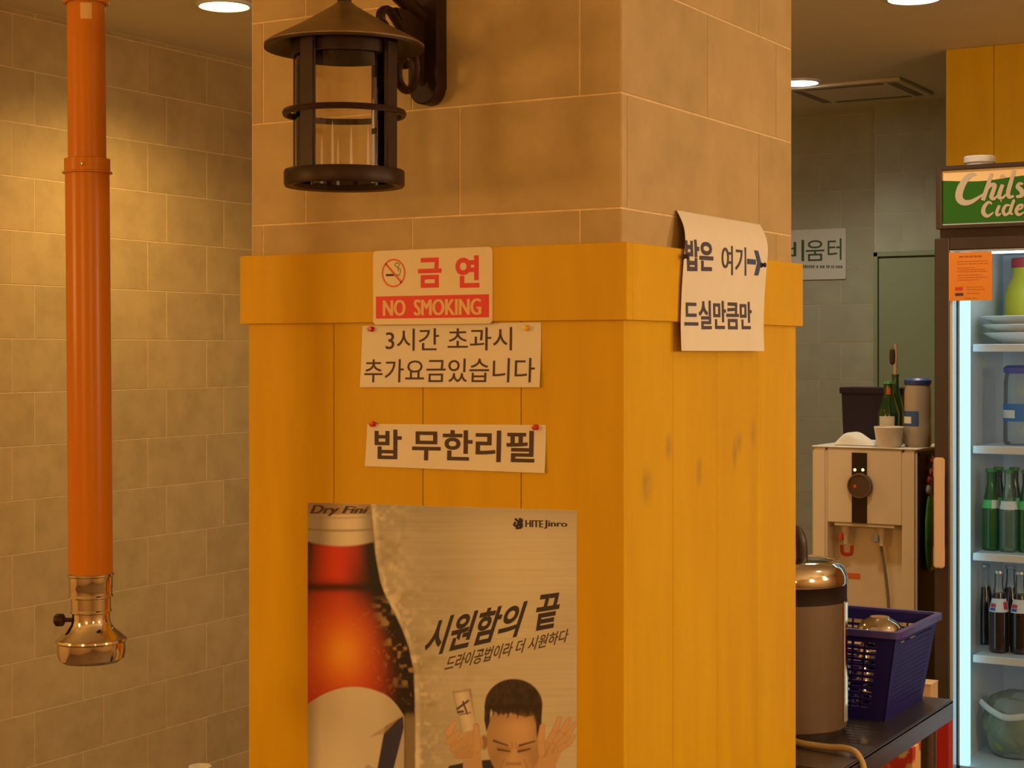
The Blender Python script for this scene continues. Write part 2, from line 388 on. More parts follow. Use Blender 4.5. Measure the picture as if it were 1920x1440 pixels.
# ================================================================== orange extraction pipe
t = thing('extraction_pipe', 'orange telescopic smoke extraction pipe with chrome nozzle hanging from the ceiling', 'pipe', (-0.862, -0.3935, 0.996))
t.rotation_euler = (R_(0.12), R_(-0.55), 0)
Z = lambda y: (1240 - y) * 0.956e-3
link('ceiling_sleeve', lathe([(0.0385, Z(6)), (0.0385, 1.83), (0.0, 1.83)], 40), m_pipe, t)
link('sleeve_lip', lathe([(0.035, Z(8)), (0.0405, Z(8)), (0.0405, Z(2)), (0.0385, Z(1))], 40), m_pipe, t)
u = link('upper_tube', lathe([(0.0335, Z(322)), (0.0335, Z(0))], 40), m_pipe, t)
link('lower_tube', lathe([(0.0388, Z(1078)), (0.0388, Z(324)), (0.034, Z(322))], 40), m_pipe, t)
col = link('collar', lathe([(0.0335, Z(297)), (0.0402, Z(299)), (0.0402, Z(322)), (0.0440, Z(323.5)), (0.0440, Z(326)), (0.0390, Z(327))], 40), m_pipe, t)
link('screw', lathe([(0.0, 0.003), (0.003, 0.002), (0.0035, 0)], 10), m_chrome, col, (0.0215, -0.0345, Z(312)), (R_(90), 0, R_(32)))
link('paper_sticker', lathe([(0.0340, Z(42)), (0.0340, Z(12))], 6, a0=R_(-62), a1=R_(-28)), M('tan_tape', (0.62, 0.40, 0.16), 0.6), u)
nz = link('nozzle', lathe([(0.0388, Z(1074)), (0.0412, Z(1076)), (0.0412, Z(1079)), (0.0388, Z(1081)), (0.0388, Z(1100)), (0.0380, Z(1102)), (0.0380, Z(1114)), (0.0395, Z(1116)), (0.0395, Z(1119)), (0.0355, Z(1121)),
    (0.0350, Z(1142)), (0.0365, Z(1144)), (0.0365, Z(1147)), (0.0335, Z(1149)), (0.0330, Z(1160)), (0.0355, Z(1170)), (0.0430, Z(1181)), (0.0530, Z(1189)), (0.0575, Z(1194)), (0.0620, Z(1197)), (0.0630, Z(1201)), (0.0600, Z(1204)),
    (0.0600, Z(1222)), (0.0570, Z(1234)), (0.050, Z(1240)), (0.044, Z(1236)), (0.044, Z(1200)), (0.03, Z(1180))], 56), m_chrome, t)
kd = Vector((-math.cos(R_(30.5)), -math.sin(R_(30.5)), 0))
kb = bmesh.new(); add_tube(kb, [kd * 0.032 + Vector((0, 0, Z(1162))), kd * 0.05 + Vector((0, 0, Z(1162)))], 0.004); bmk = bm_mesh(kb, 40)
kn = link('thumb_screw', bmk, m_iron, nz)
link('screw_knob', tube([kd * q + Vector((0, 0, Z(1162))) for q in (0.048, 0.051, 0.062, 0.066)], [0.008, 0.0115, 0.0115, 0.007], 16), m_iron, kn)

# table between the pillar and the left wall, below the frame, with the cup whose rim just shows
t = thing('round_table', 'round dark dining table below the frame, between pillar and tiled left wall', 'table', (-1.60, 0.5, FL))
link('table_top', lathe([(0.0, 0.74), (0.36, 0.74), (0.37, 0.75), (0.37, 0.76), (0.36, 0.77), (0.0, 0.77)], 48), M('dark_table', (0.10, 0.06, 0.035), 0.35), t)
link('pedestal', lathe([(0.045, 0.03), (0.045, 0.74)], 24), m_steel, t)
link('foot_plate', lathe([(0.0, 0.03), (0.22, 0.02), (0.23, 0.0), (0.0, 0.0)], 40), m_steel, t)
p = pix(375, 1436, Z=0.462)
t = thing('paper_cup', 'white cup rim just peeking over the bottom edge left of the pillar', 'cup', (p.x, p.y, FL + 0.77))
link('cup_wall', lathe([(0.0, 0.002), (0.020, 0.0), (0.0285, 0.089), (0.0300, 0.091), (0.0285, 0.0925), (0.0275, 0.088), (0.019, 0.004), (0, 0.004)], 32), m_paper, t)

# ================================================================== wall lantern
LX, LY = -0.39, -0.275
t = thing('wall_lantern', 'dark bronze wall lantern with glass cylinder on a scrolled bracket, mounted on the pillar', 'lantern', (LX, 0, 0))
link('back_plate', prism([(-0.031, 2.62 - 0.2), (-0.031, 2.035)] + [(-0.031 * math.cos(R_(a)), 2.035 - 0.031 * math.sin(R_(a))) for a in range(15, 180, 15)] + [(0.031, 2.035), (0.031, 2.42)], -0.034, 0.0, 0.003), m_iron, t)
link('arm', tube(smooth_path([(0, -0.03, 2.165), (0, -0.10, 2.185), (0, -0.20, 2.225), (0, LY, 2.25)]), 0.0145, 12), m_iron, t)
sp = [(0, -0.155, 2.128), (0, -0.167, 2.137), (0, -0.163, 2.153), (0, -0.143, 2.158), (0, -0.115, 2.140), (0, -0.083, 2.112), (0, -0.060, 2.080), (0, -0.060, 2.045), (0, -0.082, 2.022), (0, -0.108, 2.032), (0, -0.114, 2.058), (0, -0.098, 2.074), (0, -0.086, 2.064)]
link('scroll', tube(smooth_path(sp, 6), 0.0062, 10, flat=1.6), m_iron, t)
link('web_plate', prism([(-0.125, 2.165), (-0.03, 2.17), (-0.03, 2.03), (-0.055, 2.075), (-0.085, 2.12)], -0.005, 0.005), m_iron, t, rot=(0, 0, R_(90)))
C0 = (0, LY, 0)
link('hanger_rod', lathe([(0.012, 2.13), (0.012, 2.235), (0.016, 2.245), (0.016, 2.27), (0.0, 2.28)], 20, c=C0), m_iron, t)
link('roof', lathe([(0.012, 2.148), (0.022, 2.140), (0.075, 2.108), (0.128, 2.080), (0.1365, 2.074), (0.1365, 2.0715)], 56, c=C0), m_iron_lit, t)  # roof top takes the lit copy of the iron, underside the dark one
link('roof_underside', lathe([(0.1365, 2.0715), (0.1365, 2.067), (0.126, 2.069), (0.072, 2.096), (0.0, 2.123)], 56, c=C0), m_iron, t)
link('roof_collar', lathe([(0.0905, 2.092), (0.0905, 2.053), (0.0865, 2.053), (0.0865, 2.092)], 48, c=C0), m_iron, t)
for a in (-33, 59, 147, 239):
    # the four uprights, seen from the camera at these turns
    th = R_(a); fw = Vector((math.sin(R_(YAW)), -math.cos(R_(YAW)), 0)); rt = Vector((math.cos(R_(YAW)), math.sin(R_(YAW)), 0))
    n = fw * math.cos(th) + rt * math.sin(th); s = Vector((0, 0, 1)).cross(n)
    bm = bmesh.new()
    vs = []
    for r in (0.0925, 0.1005):
        for z in (1.84, 2.078):
            for q in (-0.0145, 0.0145):
                v = n * r + s * q; vs.append(bm.verts.new((v.x, LY + v.y, z)))
    for f in ((0, 1, 3, 2), (4, 5, 7, 6), (0, 1, 5, 4), (2, 3, 7, 6), (0, 2, 6, 4), (1, 3, 7, 5)): bm.faces.new([vs[i] for i in f])
    bmesh.ops.recalc_face_normals(bm, faces=bm.faces[:]); bmesh.ops.bevel(bm, geom=bm.edges[:], offset=0.0015, segments=1, affect='EDGES')
    link('upright', bm_mesh(bm, 40), m_iron, t)
link('middle_ring', lathe([(0.098, 1.952), (0.104, 1.952), (0.106, 1.957), (0.104, 1.962), (0.098, 1.962), (0.098, 1.952)], 56, c=C0), m_iron, t)
link('base_ring', lathe([(0.085, 1.860), (0.1015, 1.860), (0.1030, 1.857), (0.1030, 1.836), (0.1010, 1.832), (0.087, 1.834), (0.085, 1.838), (0.085, 1.860)], 56, c=C0), m_iron, t)
link('glass_cylinder', lathe([(0.083, 1.842), (0.083, 2.072)], 56, c=C0), m_lglass, t)

# ================================================================== notices on the pillar
YS = -TT - 0.004
t = thing('no_smoking_sign', 'plastic no smoking sign with red Korean letters and red band on the yellow rail', 'sign', (-0.371, -TT, 1.67))
def sp_(px, py): q = pix(px, py, Y=YS); return (q.x + 0.371, q.z - 1.67)
a = sp_(699, 471); b = sp_(922, 605)
sx0, sx1, sz0, sz1 = a[0], b[0], b[1] - 0.002, a[1] + 0.0005
link('board', prism(rrect(sx0, sx1, sz0, sz1, 0.008), -0.004, 0, 0.0006), m_paper_old, t)
def ln(x0, y0, x1, y1):
    """rectangle given by its top left and lower right corner on the sign"""
    p0 = sp_(x0, y0); p1 = sp_(x1, y1); return p0[0], p1[0], p1[1], p0[1]
q = ln(705, 556, 917, 595); link('red_band', prism(rrect(q[0], q[1], q[2], q[3], 0.0005, 1), -0.0043, -0.0039), m_red, t)
q = ln(718, 563, 903, 590); lettering('lettering', 'NO  SMOKING', t, flat(q[0], q[1], q[2], q[3], -0.0047), m_cream, bold=0.0, heavy=0.0075)
q = ln(784, 484, 828, 539); lettering('lettering', '금', t, flat(q[0], q[1], q[2], q[3], -0.0045), m_red, bold=0.035)
q = ln(854, 480, 899, 539); lettering('lettering', '연', t, flat(q[0], q[1], q[2], q[3], -0.0045), m_red, bold=0.035)
cx, cz = sp_(738, 512); rx = 0.0265
def ringmesh(cx, cz, r0, r1, y, n=40):
    bm = bmesh.new()
    A = [bm.verts.new((cx + r0 * math.cos(k * 2 * math.pi / n), y, cz + r0 * math.sin(k * 2 * math.pi / n))) for k in range(n)]
    B = [bm.verts.new((cx + r1 * math.cos(k * 2 * math.pi / n), y, cz + r1 * math.sin(k * 2 * math.pi / n))) for k in range(n)]
    for k in range(n): bm.faces.new((A[k], A[(k + 1) % n], B[(k + 1) % n], B[k]))
    return bm
bm = ringmesh(cx, cz, rx - 0.003, rx, -0.0045)
d = 0.70710678
vs = [bm.verts.new((cx + sx * d * (rx - .001) + ox, -0.0045, cz - sx * d * (rx - .001) + ox)) for sx, ox in ((-1, -0.0014), (1, -0.0014), (1, 0.0014), (-1, 0.0014))]
bm.faces.new(vs)
link('prohibition_ring', bm_mesh(bm), M('sign_red_line', (0.70, 0.09, 0.03), 0.5), t)
bm = bmesh.new(); add_box(bm, (cx - 0.017, -0.0044, cz - 0.0055), (cx + 0.002, -0.0041, cz - 0.0015)); link('cigarette', bm_mesh(bm), m_ink, t)
bm = bmesh.new(); add_box(bm, (cx + 0.002, -0.0044, cz - 0.0055), (cx + 0.014, -0.0041, cz - 0.0025)); link('cigarette_tip', bm_mesh(bm), M('grey_print', (0.32, 0.27, 0.16), 0.6), t)
link('smoke', tube(smooth_path([(cx + 0.014, -0.0042, cz - 0.002), (cx + 0.016, -0.0042, cz + 0.006), (cx + 0.010, -0.0042, cz + 0.010), (cx + 0.013, -0.0042, cz + 0.016), (cx + 0.006, -0.0042, cz + 0.019), (cx + 0.003, -0.0042, cz + 0.014), (cx + 0.009, -0.0042, cz + 0.010), (cx + 0.011, -0.0042, cz + 0.003)], 4), 0.0012, 5, flat=0.25), M('grey_print', (0.32, 0.27, 0.16)), t)

def paper(name, label, quad_px, Y, curl, lines, ink):
    """a pinned sheet on the front of the pillar: corners, how far the lower edge stands off, written lines (text, four corners, bold)"""
    c = [pix(px, py, Y=Y) for px, py in quad_px]            # tl tr bl br
    o = c[2].copy(); t = thing(name, label, 'notice', (o.x, -PT, o.z))
    tl, tr, bl, br = [Vector((v.x - o.x, 0, v.z - o.z)) for v in c]
    h = tl.z - bl.z
    def depth(z, x):
        k = 1 - max(0, min(1, z / h)); return -0.0012 - curl * k * k * (0.55 + 0.45 * (x / (tr.x + 1e-6)))
    bm = bmesh.new(); nx, nz = 8, 8; G = {}
    for i in range(nx + 1):
        for j in range(nz + 1):
            u = i / nx; v = j / nz
            p = (bl.lerp(br, u)).lerp(tl.lerp(tr, u), v)
            for s in (0, 1): G[i, j, s] = bm.verts.new((p.x, depth(p.z, p.x) + (0.0004 if s else 0), p.z))
    for s in (0, 1):
        for i in range(nx):
            for j in range(nz): bm.faces.new((G[i, j, s], G[i + 1, j, s], G[i + 1, j + 1, s], G[i, j + 1, s]))
    for i in range(nx):
        for j in (0, nz): bm.faces.new((G[i, j, 0], G[i + 1, j, 0], G[i + 1, j, 1], G[i, j, 1]))
    for j in range(nz):
        for i in (0, nx): bm.faces.new((G[i, j, 0], G[i, j + 1, 0], G[i, j + 1, 1], G[i, j, 1]))
    link('sheet', bm_mesh(bm, 60), m_paper, t)
    for txt, r, bold in lines:
        k = [pix(px, py, Y=Y) for px, py in r]
        f = quad(*[(v.x - o.x, v.z - o.z) for v in (k[2], k[3], k[0], k[1])], 0)
        lettering('lettering', txt, t, (lambda f: lambda u, v: (lambda p: (p[0], depth(p[2], p[0]) - 0.0005, p[2]))(f(u, v)))(f), ink, bold=bold)
    return t
paper('paper_notice', 'white two-line Korean notice pinned just under the no smoking sign', [(679, 611), (1014, 604), (676, 726), (1014, 726)], -PT - 0.002, 0.006,
      [('3시간 초과시', [(723, 617), (960, 613), (723, 658), (960, 657)], 0.004), ('추가요금있습니다', [(684, 674), (1004, 671), (684, 717), (1004, 717)], 0.004)], m_ink)
paper('paper_notice', 'white one-line Korean notice in bold letters, pinned above the beer poster', [(688, 795), (1023, 797), (685, 874), (1023, 887)], -PT - 0.002, 0.005,
      [('밥 무한리필', [(702, 805), (1003, 808), (703, 861), (1003, 868)], 0.022)], m_ink)

# the curling sheet on the right face
t = thing('paper_notice', 'white Korean notice with blue arrow curling over the rail, right face of the pillar', 'notice', (0, 0.14, 1.555))
PRO = [(0.0035, 1.812), (0.014, 1.796), (0.023, 1.778), (0.028, 1.755), (0.0285, 1.72), (0.0280, 1.66), (0.0280, 1.605), (0.0290, 1.575), (0.0300, 1.552)]
prof = smooth_path([(x, 0, z) for x, z in PRO], 4)
def prof_x(z):
    for a, b in zip(prof, prof[1:]):
        if b.z <= z <= a.z: return a.x + (b.x - a.x) * (a.z - z) / max(1e-6, a.z - b.z)
    return prof[0].x if z > prof[0].z else prof[-1].x
rA0 = pix(1271, 404, X=0.006).y; rA1 = pix(1427, 431, X=0.006).y; rB0 = pix(1278, 652, X=0.030).y; rB1 = pix(1433, 654, X=0.030).y
zA, zB = prof[0].z, prof[-1].z
def edge(z):
    k = (z - zB) / (zA - zB); return rB0 + (rA0 - rB0) * k ** 2.2, rB1 + (rA1 - rB1) * k ** 2.2
bm = bmesh.new(); rows = []
for p in prof:
    e0, e1 = edge(p.z)
    rows.append([[bm.verts.new((p.x - (0.0004 if s else 0), e0 + (e1 - e0) * i / 6 - 0.14, p.z - 1.555)) for i in range(7)] for s in (0, 1)])
for A, B in zip(rows, rows[1:]):
    for s in (0, 1):
        for i in range(6): bm.faces.new((A[s][i], A[s][i + 1], B[s][i + 1], B[s][i]))
    for i in (0, 6): bm.faces.new((A[0][i], A[1][i], B[1][i], B[0][i]))
for i in range(6):
    for A in (rows[0], rows[-1]): bm.faces.new((A[0][i], A[0][i + 1], A[1][i + 1], A[1][i]))
link('sheet', bm_mesh(bm, 60), m_paper, t)
def on_right(r):
    k = [pix(px, py, X=0.030) for px, py in r]
    f = quad(*[(v.y, v.z) for v in (k[2], k[3], k[0], k[1])], 0)
    def fn(u, v):
        y, _, z = f(u, v); return (prof_x(z) + 0.0012, y - 0.14, z - 1.555)
    return fn
lettering('lettering', '밥은', t, on_right([(1285, 447), (1338, 453), (1287, 508), (1338, 509)]), m_ink2, bold=0.03)
lettering('lettering', '여기', t, on_right([(1354, 459), (1400, 464), (1354, 515), (1400, 517)]), m_ink2, bold=0.008)
lettering('lettering', '드실만큼만', t, on_right([(1284, 562), (1410, 566), (1285, 617), (1411, 618)]), m_ink2, bold=0.02)
f = on_right([(1402, 466), (1428, 470), (1402, 516), (1428, 517)])
bm = bmesh.new()
bm.faces.new([bm.verts.new(f(u, v)) for u, v in ((0, 0.42), (0, 0.62), (0.6, 0.62), (0.6, 0.42))])
bm.faces.new([bm.verts.new(f(u, v)) for u, v in ((0.5, 0.98), (0.78, 0.98), (1.0, 0.5), (0.72, 0.5))])
bm.faces.new([bm.verts.new(f(u, v)) for u, v in ((0.5, 0.0), (0.78, 0.0), (1.0, 0.52), (0.72, 0.52))])
link('arrow', bm_mesh(bm), M('blue_ink', (0.05, 0.085, 0.22), 0.7), t)

# push pins
m_pinr = M('red_pin', (0.55, 0.02, 0.015), 0.3); m_piny = M('yellow_pin', (0.75, 0.45, 0.02), 0.3); m_pind = M('dark_pin', (0.03, 0.025, 0.03), 0.3)
def pin(loc, axis, mat, label):
    t = thing('push_pin', label, 'push pin', loc, group='push pins on the pillar')
    o = link('head', lathe([(0.0, 0.010), (0.0045, 0.0095), (0.0052, 0.0075), (0.0045, 0.006), (0.0030, 0.004), (0.0050, 0.0015), (0.0050, 0.0), (0, 0)], 16), mat, t)
    l2 = link('needle', lathe([(0.0007, 0.001), (0.0007, -0.003), (0.0, -0.004)], 6), m_chrome, t)
    for k in (o, l2): k.rotation_euler = (R_(90), 0, 0) if axis == 'y' else (0, R_(90), 0)
pn = lambda px, py, Y: tuple(pix(px, py, Y=Y))
pin(pn(698, 617, -PT - 0.0020), 'y', m_pinr, 'red push pin on the notice under the no smoking sign')
pin(pn(989, 615, -PT - 0.0020), 'y', m_piny, 'yellow push pin at the right of the two-line notice')
pin(pn(701, 795, -PT - 0.0020), 'y', m_pinr, 'red push pin at the left corner of the bold one-line notice')
pin(pn(1006, 801, -PT - 0.0020), 'y', m_pinr, 'red push pin at the right corner of the bold one-line notice')
for px, py, lb in ((1282, 481, 'dark push pin at the left edge of the curling notice'), (1428, 497, 'dark push pin beside the blue arrow on the curling notice')):
    q = pix(px, py, X=0.030); pin((prof_x(q.z) + 0.0008, q.y, q.z), 'x', m_pind, lb)

# ================================================================== beer poster
def build_poster():
    Yp = -PT - 0.0015
    tl = pix(577, 942, Y=Yp); tr = pix(1081, 957, Y=Yp)
    W = 0.590; H = 0.85
    x0, x1 = tl.x, tr.x; ztop0, ztop1 = tl.z, tr.z
    ox, oz = x0, ztop0 - H
    t = thing('beer_poster', 'large beer poster with amber bottle, slanted slogan and wincing man on the pillar', 'poster', (ox, -PT, oz))
    nx, nz = 400, 560
    U, V = np.meshgrid(np.linspace(0, 1, nx + 1), np.linspace(0, 1, nz + 1), indexing='ij')
    Xw = x0 + (x1 - x0) * U; Zw = (ztop0 + (ztop1 - ztop0) * U) - (1 - V) * H
    # the drawing is laid out in units of the photograph; turn sheet positions into those units once
    a = R_(YAW); dx = Xw - CAM.x; dy = Yp - CAM.y
    D = dx * -math.sin(a) + dy * math.cos(a); PXs = 960 + FPX * (dx * math.cos(a) + dy * math.sin(a)) / D; PYs = 660 - FPX * (Zw - CAM.z) / D
    rng = np.random.default_rng(3)
    def noise(scx, scy, seed):
        r = np.random.default_rng(seed); g = r.random((64, 64)); x = PXs / scx; y = PYs / scy
        xi = np.floor(x).astype(int); yi = np.floor(y).astype(int); fx = x - xi; fy = y - yi; fx = fx * fx * (3 - 2 * fx); fy = fy * fy * (3 - 2 * fy)
        G = lambda i, j: g[i % 64, j % 64]
        return (G(xi, yi) * (1 - fx) + G(xi + 1, yi) * fx) * (1 - fy) + (G(xi, yi + 1) * (1 - fx) + G(xi + 1, yi + 1) * fx) * fy
    def ss(a, b, x): k = np.clip((x - a) / (b - a), 0, 1); return k * k * (3 - 2 * k)
    img = np.zeros(PXs.shape + (3,))
    def over(mask, col):
        nonlocal img
        c = np.array(col) if not isinstance(col, np.ndarray) else col
        img = img * (1 - mask[..., None]) + c * mask[..., None]
    def cap(p0, p1, r0, r1=None, soft=1.2):
        r1 = r0 if r1 is None else r1; ax, ay = p0; bx, by = p1
        vx, vy = bx - ax, by - ay; k = np.clip(((PXs - ax) * vx + (PYs - ay) * vy) / (vx * vx + vy * vy + 1e-9), 0, 1)
        d = np.hypot(PXs - ax - k * vx, PYs - ay - k * vy) - (r0 + (r1 - r0) * k); return 1 - ss(-soft, soft, d)
    def ell(c, rx, ry, ang=0, soft=1.5):
        s, co = math.sin(R_(ang)), math.cos(R_(ang)); x = (PXs - c[0]) * co + (PYs - c[1]) * s; y = -(PXs - c[0]) * s + (PYs - c[1]) * co
        d = (np.sqrt((x / rx) ** 2 + (y / ry) ** 2) - 1) * min(rx, ry); return 1 - ss(-soft, soft, d)
    def poly(pts, soft=1.2):
        ins = np.zeros(PXs.shape, bool); dist = np.full(PXs.shape, 1e9); n = len(pts)
        for i in range(n):
            (ax, ay), (bx, by) = pts[i], pts[(i + 1) % n]
            if ay != by:
                c = ((ay > PYs) != (by > PYs)) & (PXs < (bx - ax) * (PYs - ay) / (by - ay) + ax); ins ^= c
            vx, vy = bx - ax, by - ay; k = np.clip(((PXs - ax) * vx + (PYs - ay) * vy) / (vx * vx + vy * vy + 1e-9), 0, 1)
            dist = np.minimum(dist, np.hypot(PXs - ax - k * vx, PYs - ay - k * vy))
        return 1 - ss(-soft, soft, np.where(ins, -dist, dist))
    # brushed silver ground
    br = 0.5 * noise(90, 2.0, 1) + 0.5 * noise(200, 3.5, 2); blot = noise(120, 90, 4)
    g = 0.50 + 0.10 * (br - 0.5) + 0.10 * (blot - 0.5) + 0.13 * ss(780, 960, PXs) - 0.12 * ss(1010, 945, PYs) - 0.10 * ss(1000, 1090, PXs) * ss(1250, 1000, PYs) * 0.5
    img[:] = g[..., None] * np.array([1.0, 0.97, 0.86])
    # bottle outline (right side)
    by = np.array([930, 1000, 1040, 1090, 1120, 1150, 1180, 1215, 1260, 1320, 1900]); bx = np.array([693, 700, 704, 713, 724, 740, 754, 767, 776, 778, 776])
    edge_x = np.interp(PYs, by, bx); inb = 1 - ss(-2, 2, PXs - edge_x)
    # spray outside the edge
    sp1 = noise(7, 7, 5) * noise(16, 14, 6); band = np.exp(-np.clip(PXs - edge_x, 0, None) / 34.0)
    spray = np.clip((sp1 - 0.22) * 3.2, 0, 1) * band * (PXs > edge_x - 3)
    over(np.clip(ss(48, 0, PXs - edge_x) * 0.35, 0, 1) * (noise(26, 30, 8)), (0.25, 0.21, 0.14)); over(spray, (0.80, 0.76, 0.66)); 
    over(np.exp(-((PXs - edge_x - 5) / 5.0) ** 2) * (0.25 + 0.75 * noise(9, 22, 9)), (0.82, 0.79, 0.70))
    wet = np.clip((noise(34, 30, 11) * noise(14, 12, 10) - 0.34) * 4, 0, 1) * np.exp(-np.clip(PXs - edge_x, 0, None) / 75.0)
    over(wet * 0.6, (0.30, 0.26, 0.18))
    # amber glass
    cxs = 636.0; half = np.maximum(edge_x - cxs, 20); s = (PXs - cxs) / half
    glow = np.exp(-(((PXs - 640) / 62) ** 2 + ((PYs - 1222) / 85) ** 2)); hot = np.exp(-(((PXs - 642) / 34) ** 2 + ((PYs - 1224) / 40) ** 2))
    neck = np.exp(-((PXs - 625) / 30) ** 2) * ss(1015, 1030, PYs) * ss(1100, 1075, PYs)
    core = np.clip(1 - (np.abs(s) / 0.80) ** 2.2, 0, 1)
    amb = np.zeros_like(img); amb[..., 0] = 0.045 + 0.45 * core + 0.42 * glow + 0.2 * neck; amb[..., 1] = 0.012 + 0.018 * core + 0.16 * glow + 0.20 * hot + 0.02 * neck; amb[..., 2] = 0.008 + 0.012 * core + 0.01 * glow
    ridge = np.exp(-((PYs - 1101) / 9) ** 2); amb *= (1 - 0.85 * ridge)[..., None]
    amb *= (1 - 0.6 * ss(1030, 1095, PYs) * ss(1180, 1100, PYs) * ss(0.0, 0.6, s))[..., None]
    dark = ss(0.48, 0.92, s); amb *= (1 - 0.85 * dark)[..., None]
    over(inb, amb)
    dr_ = np.clip((noise(5, 5, 21) - 0.80) * 6, 0, 1) * inb * ss(1100, 1200, PYs); over(dr_ * 0.35, (0.62, 0.30, 0.12))
    sp2 = np.clip((noise(10, 8, 22) * noise(20, 22, 23) - 0.30) * 4, 0, 1) * inb * ss(0.55, 0.85, s) * ss(1110, 1150, PYs) * ss(1330, 1240, PYs); over(sp2 * 0.75, (0.55, 0.38, 0.20))
    # neck label
    nl = inb * ss(962, 966, PYs + (PXs - 640) ** 2 * 0.0006) * ss(1027, 1021, PYs + (PXs - 640) ** 2 * 0.0022)
    nlc = (0.60 + 0.20 * np.exp(-((PXs - 650) / 28) ** 2) - 0.30 * ss(0.5, 1, s) - 0.25 * ss(-0.15, -0.6, s))[..., None] * np.array([1, 0.95, 0.85]); over(nl, nlc)
    over(nl * np.exp(-((PYs - 995 + (PXs - 640) ** 2 * 0.0007) / 2.2) ** 2) * 0.7, (0.25, 0.18, 0.12)); over(nl * np.exp(-((PYs - 971 + (PXs - 640) ** 2 * 0.001) / 2.0) ** 2) * 0.5, (0.35, 0.28, 0.2))
    capm = inb * ss(966, 962, PYs + (PXs - 640) ** 2 * 0.0006); over(capm, (0.34, 0.24, 0.15)); over(capm * np.exp(-((PXs - 655) / 22) ** 2) * 0.5, (0.62, 0.52, 0.40))
    # main label
    lab = inb * ss(-1.5, 1.5, PYs - (1288 + ((PXs - 664) / 92.0) ** 2 * 36 + np.clip(PXs - 720, 0, None) ** 2 * 0.012)) * ss(760, 756, PXs + 0 * PYs)
    labc = (0.66 + 0.08 * np.exp(-((PXs - 640) / 35) ** 2) - 0.30 * ss(605, 577, PXs) - 0.14 * ss(700, 755, PXs))[..., None] * np.array([1, 0.96, 0.86]); over(lab, labc)
    over(lab * poly([(706, 1450), (722, 1362), (756, 1343), (757, 1365), (736, 1450)], 1.5), (0.035, 0.035, 0.11)); over(lab * poly([(690, 1500), (706, 1450), (736, 1450), (716, 1520)], 1.5), (0.035, 0.035, 0.11))
    over(lab * poly([(692, 1382), (722, 1362), (757, 1338), (720, 1376)], 1.5) * 0.75, (0.42, 0.33, 0.20)); over(lab * cap((690, 1440), (760, 1500), 6) * 0.5, (0.25, 0.2, 0.3))
    over(inb * ss(756, 762, PXs) * ss(1330, 1350, PYs) * 0.6, (0.40, 0.33, 0.22))
    # the man: shirt, forearms, neck, head, hands
    skin = np.array([0.64, 0.44, 0.27]); skd = np.array([0.36, 0.215, 0.115]); hair = np.array([0.030, 0.018, 0.014]); navy = np.array([0.035, 0.035, 0.06])
    over(poly([(820, 1900), (826, 1470), (842, 1436), (880, 1428), (920, 1424), (1015, 1445), (1080, 1500), (1081, 1900)]), navy)
    over(cap((890, 1500), (884, 1402), 22, 16), skin * 0.92); over(cap((1030, 1520), (1020, 1425), 24, 20), skin * 0.9)
    over(poly([(930, 1470), (1000, 1470), (995, 1520), (935, 1520)]), skd)
    face = ell((963, 1388), 51, 76, -3); sh = (1 - 0.45 * ss(975, 915, PXs) * 0.6 - 0.35 * ss(985, 1016, PXs) + 0.10 * np.exp(-(((PXs - 968) / 22) ** 2 + ((PYs - 1362) / 18) ** 2)))
    over(face, skin * sh[..., None])
    over(ell((908, 1392), 6, 14, 0), skd)
    hm = np.clip(ell((963, 1322), 54, 49, 0) * (1 - poly([(912, 1420), (914, 1352), (921, 1330), (935, 1340), (960, 1337), (985, 1345), (1000, 1342), (1006, 1360), (1008, 1420)], 2.5)) + poly([(909, 1322), (918, 1322), (919, 1352), (912, 1372), (908, 1350)]) + poly([(1003, 1330), (1016, 1328), (1015, 1368), (1007, 1385)]), 0, 1)
    over(hm, hair[None, None] + 0.03 * noise(4, 9, 31)[..., None] * np.array([1, .7, .5]))
    over(face * np.clip(np.exp(-(((PXs - 930) / 16) ** 2 + ((PYs - 1425) / 20) ** 2)) + np.exp(-(((PXs - 998) / 14) ** 2 + ((PYs - 1425) / 20) ** 2)), 0, 1) * 0.45, skd)
    over(face * np.exp(-((PYs - 1408) / 9) ** 2) * np.clip(np.exp(-((PXs - 944) / 15) ** 2) + np.exp(-((PXs - 985) / 15) ** 2), 0, 1) * 0.45, skd)
    over(face * np.exp(-((PYs - 1345) / 10) ** 2) * 0.35, skd)
    for k in range(15):
        x = 917 + 6.2 * k; over(cap((x, 1325), (x + 2.5 * math.sin(k * 1.9), 1341 + 5 * math.sin(k * 2.3) - 0.02 * (x - 963) ** 2 * 0.12), 3.6, 0.8, 1.4) * 0.9, hair)
    for p0, p1, r in (((926, 1389), (952, 1398), 2.3), ((974, 1398), (1002, 1390), 2.3)): over(cap(p0, p1, r, 1.5) * 0.85, (0.06, 0.03, 0.02))
    for p0, p1 in (((934, 1405), (956, 1409)), ((972, 1409), (994, 1404))): over(cap(p0, p1, 2.2, 1.4), (0.10, 0.045, 0.03)); over(cap((p0[0], p0[1] - 5), (p1[0], p1[1] - 4), 3.5, 3, 3) * 0.4, skd)
    for x in (960, 967): over(cap((x, 1393), (x + 1, 1403), 1.2, 1, 1.2) * 0.6, skd)
    over(cap((964, 1408), (962, 1428), 5, 8, 4) * 0.4, skin * 1.2); over(cap((951, 1432), (975, 1432), 3, 3, 2) * 0.7, skd)
    for p0, p1 in (((945, 1424), (936, 1446)), ((982, 1424), (992, 1446))): over(cap(p0, p1, 1.6, 1.2, 1.6) * 0.6, skd)
    over(poly([(942, 1452), (963, 1446), (986, 1452), (980, 1464), (948, 1464)], 1.5), (0.30, 0.10, 0.07)); over(poly([(947, 1452), (963, 1449), (981, 1452), (978, 1458), (950, 1458)], 1.0), (0.70, 0.64, 0.52))
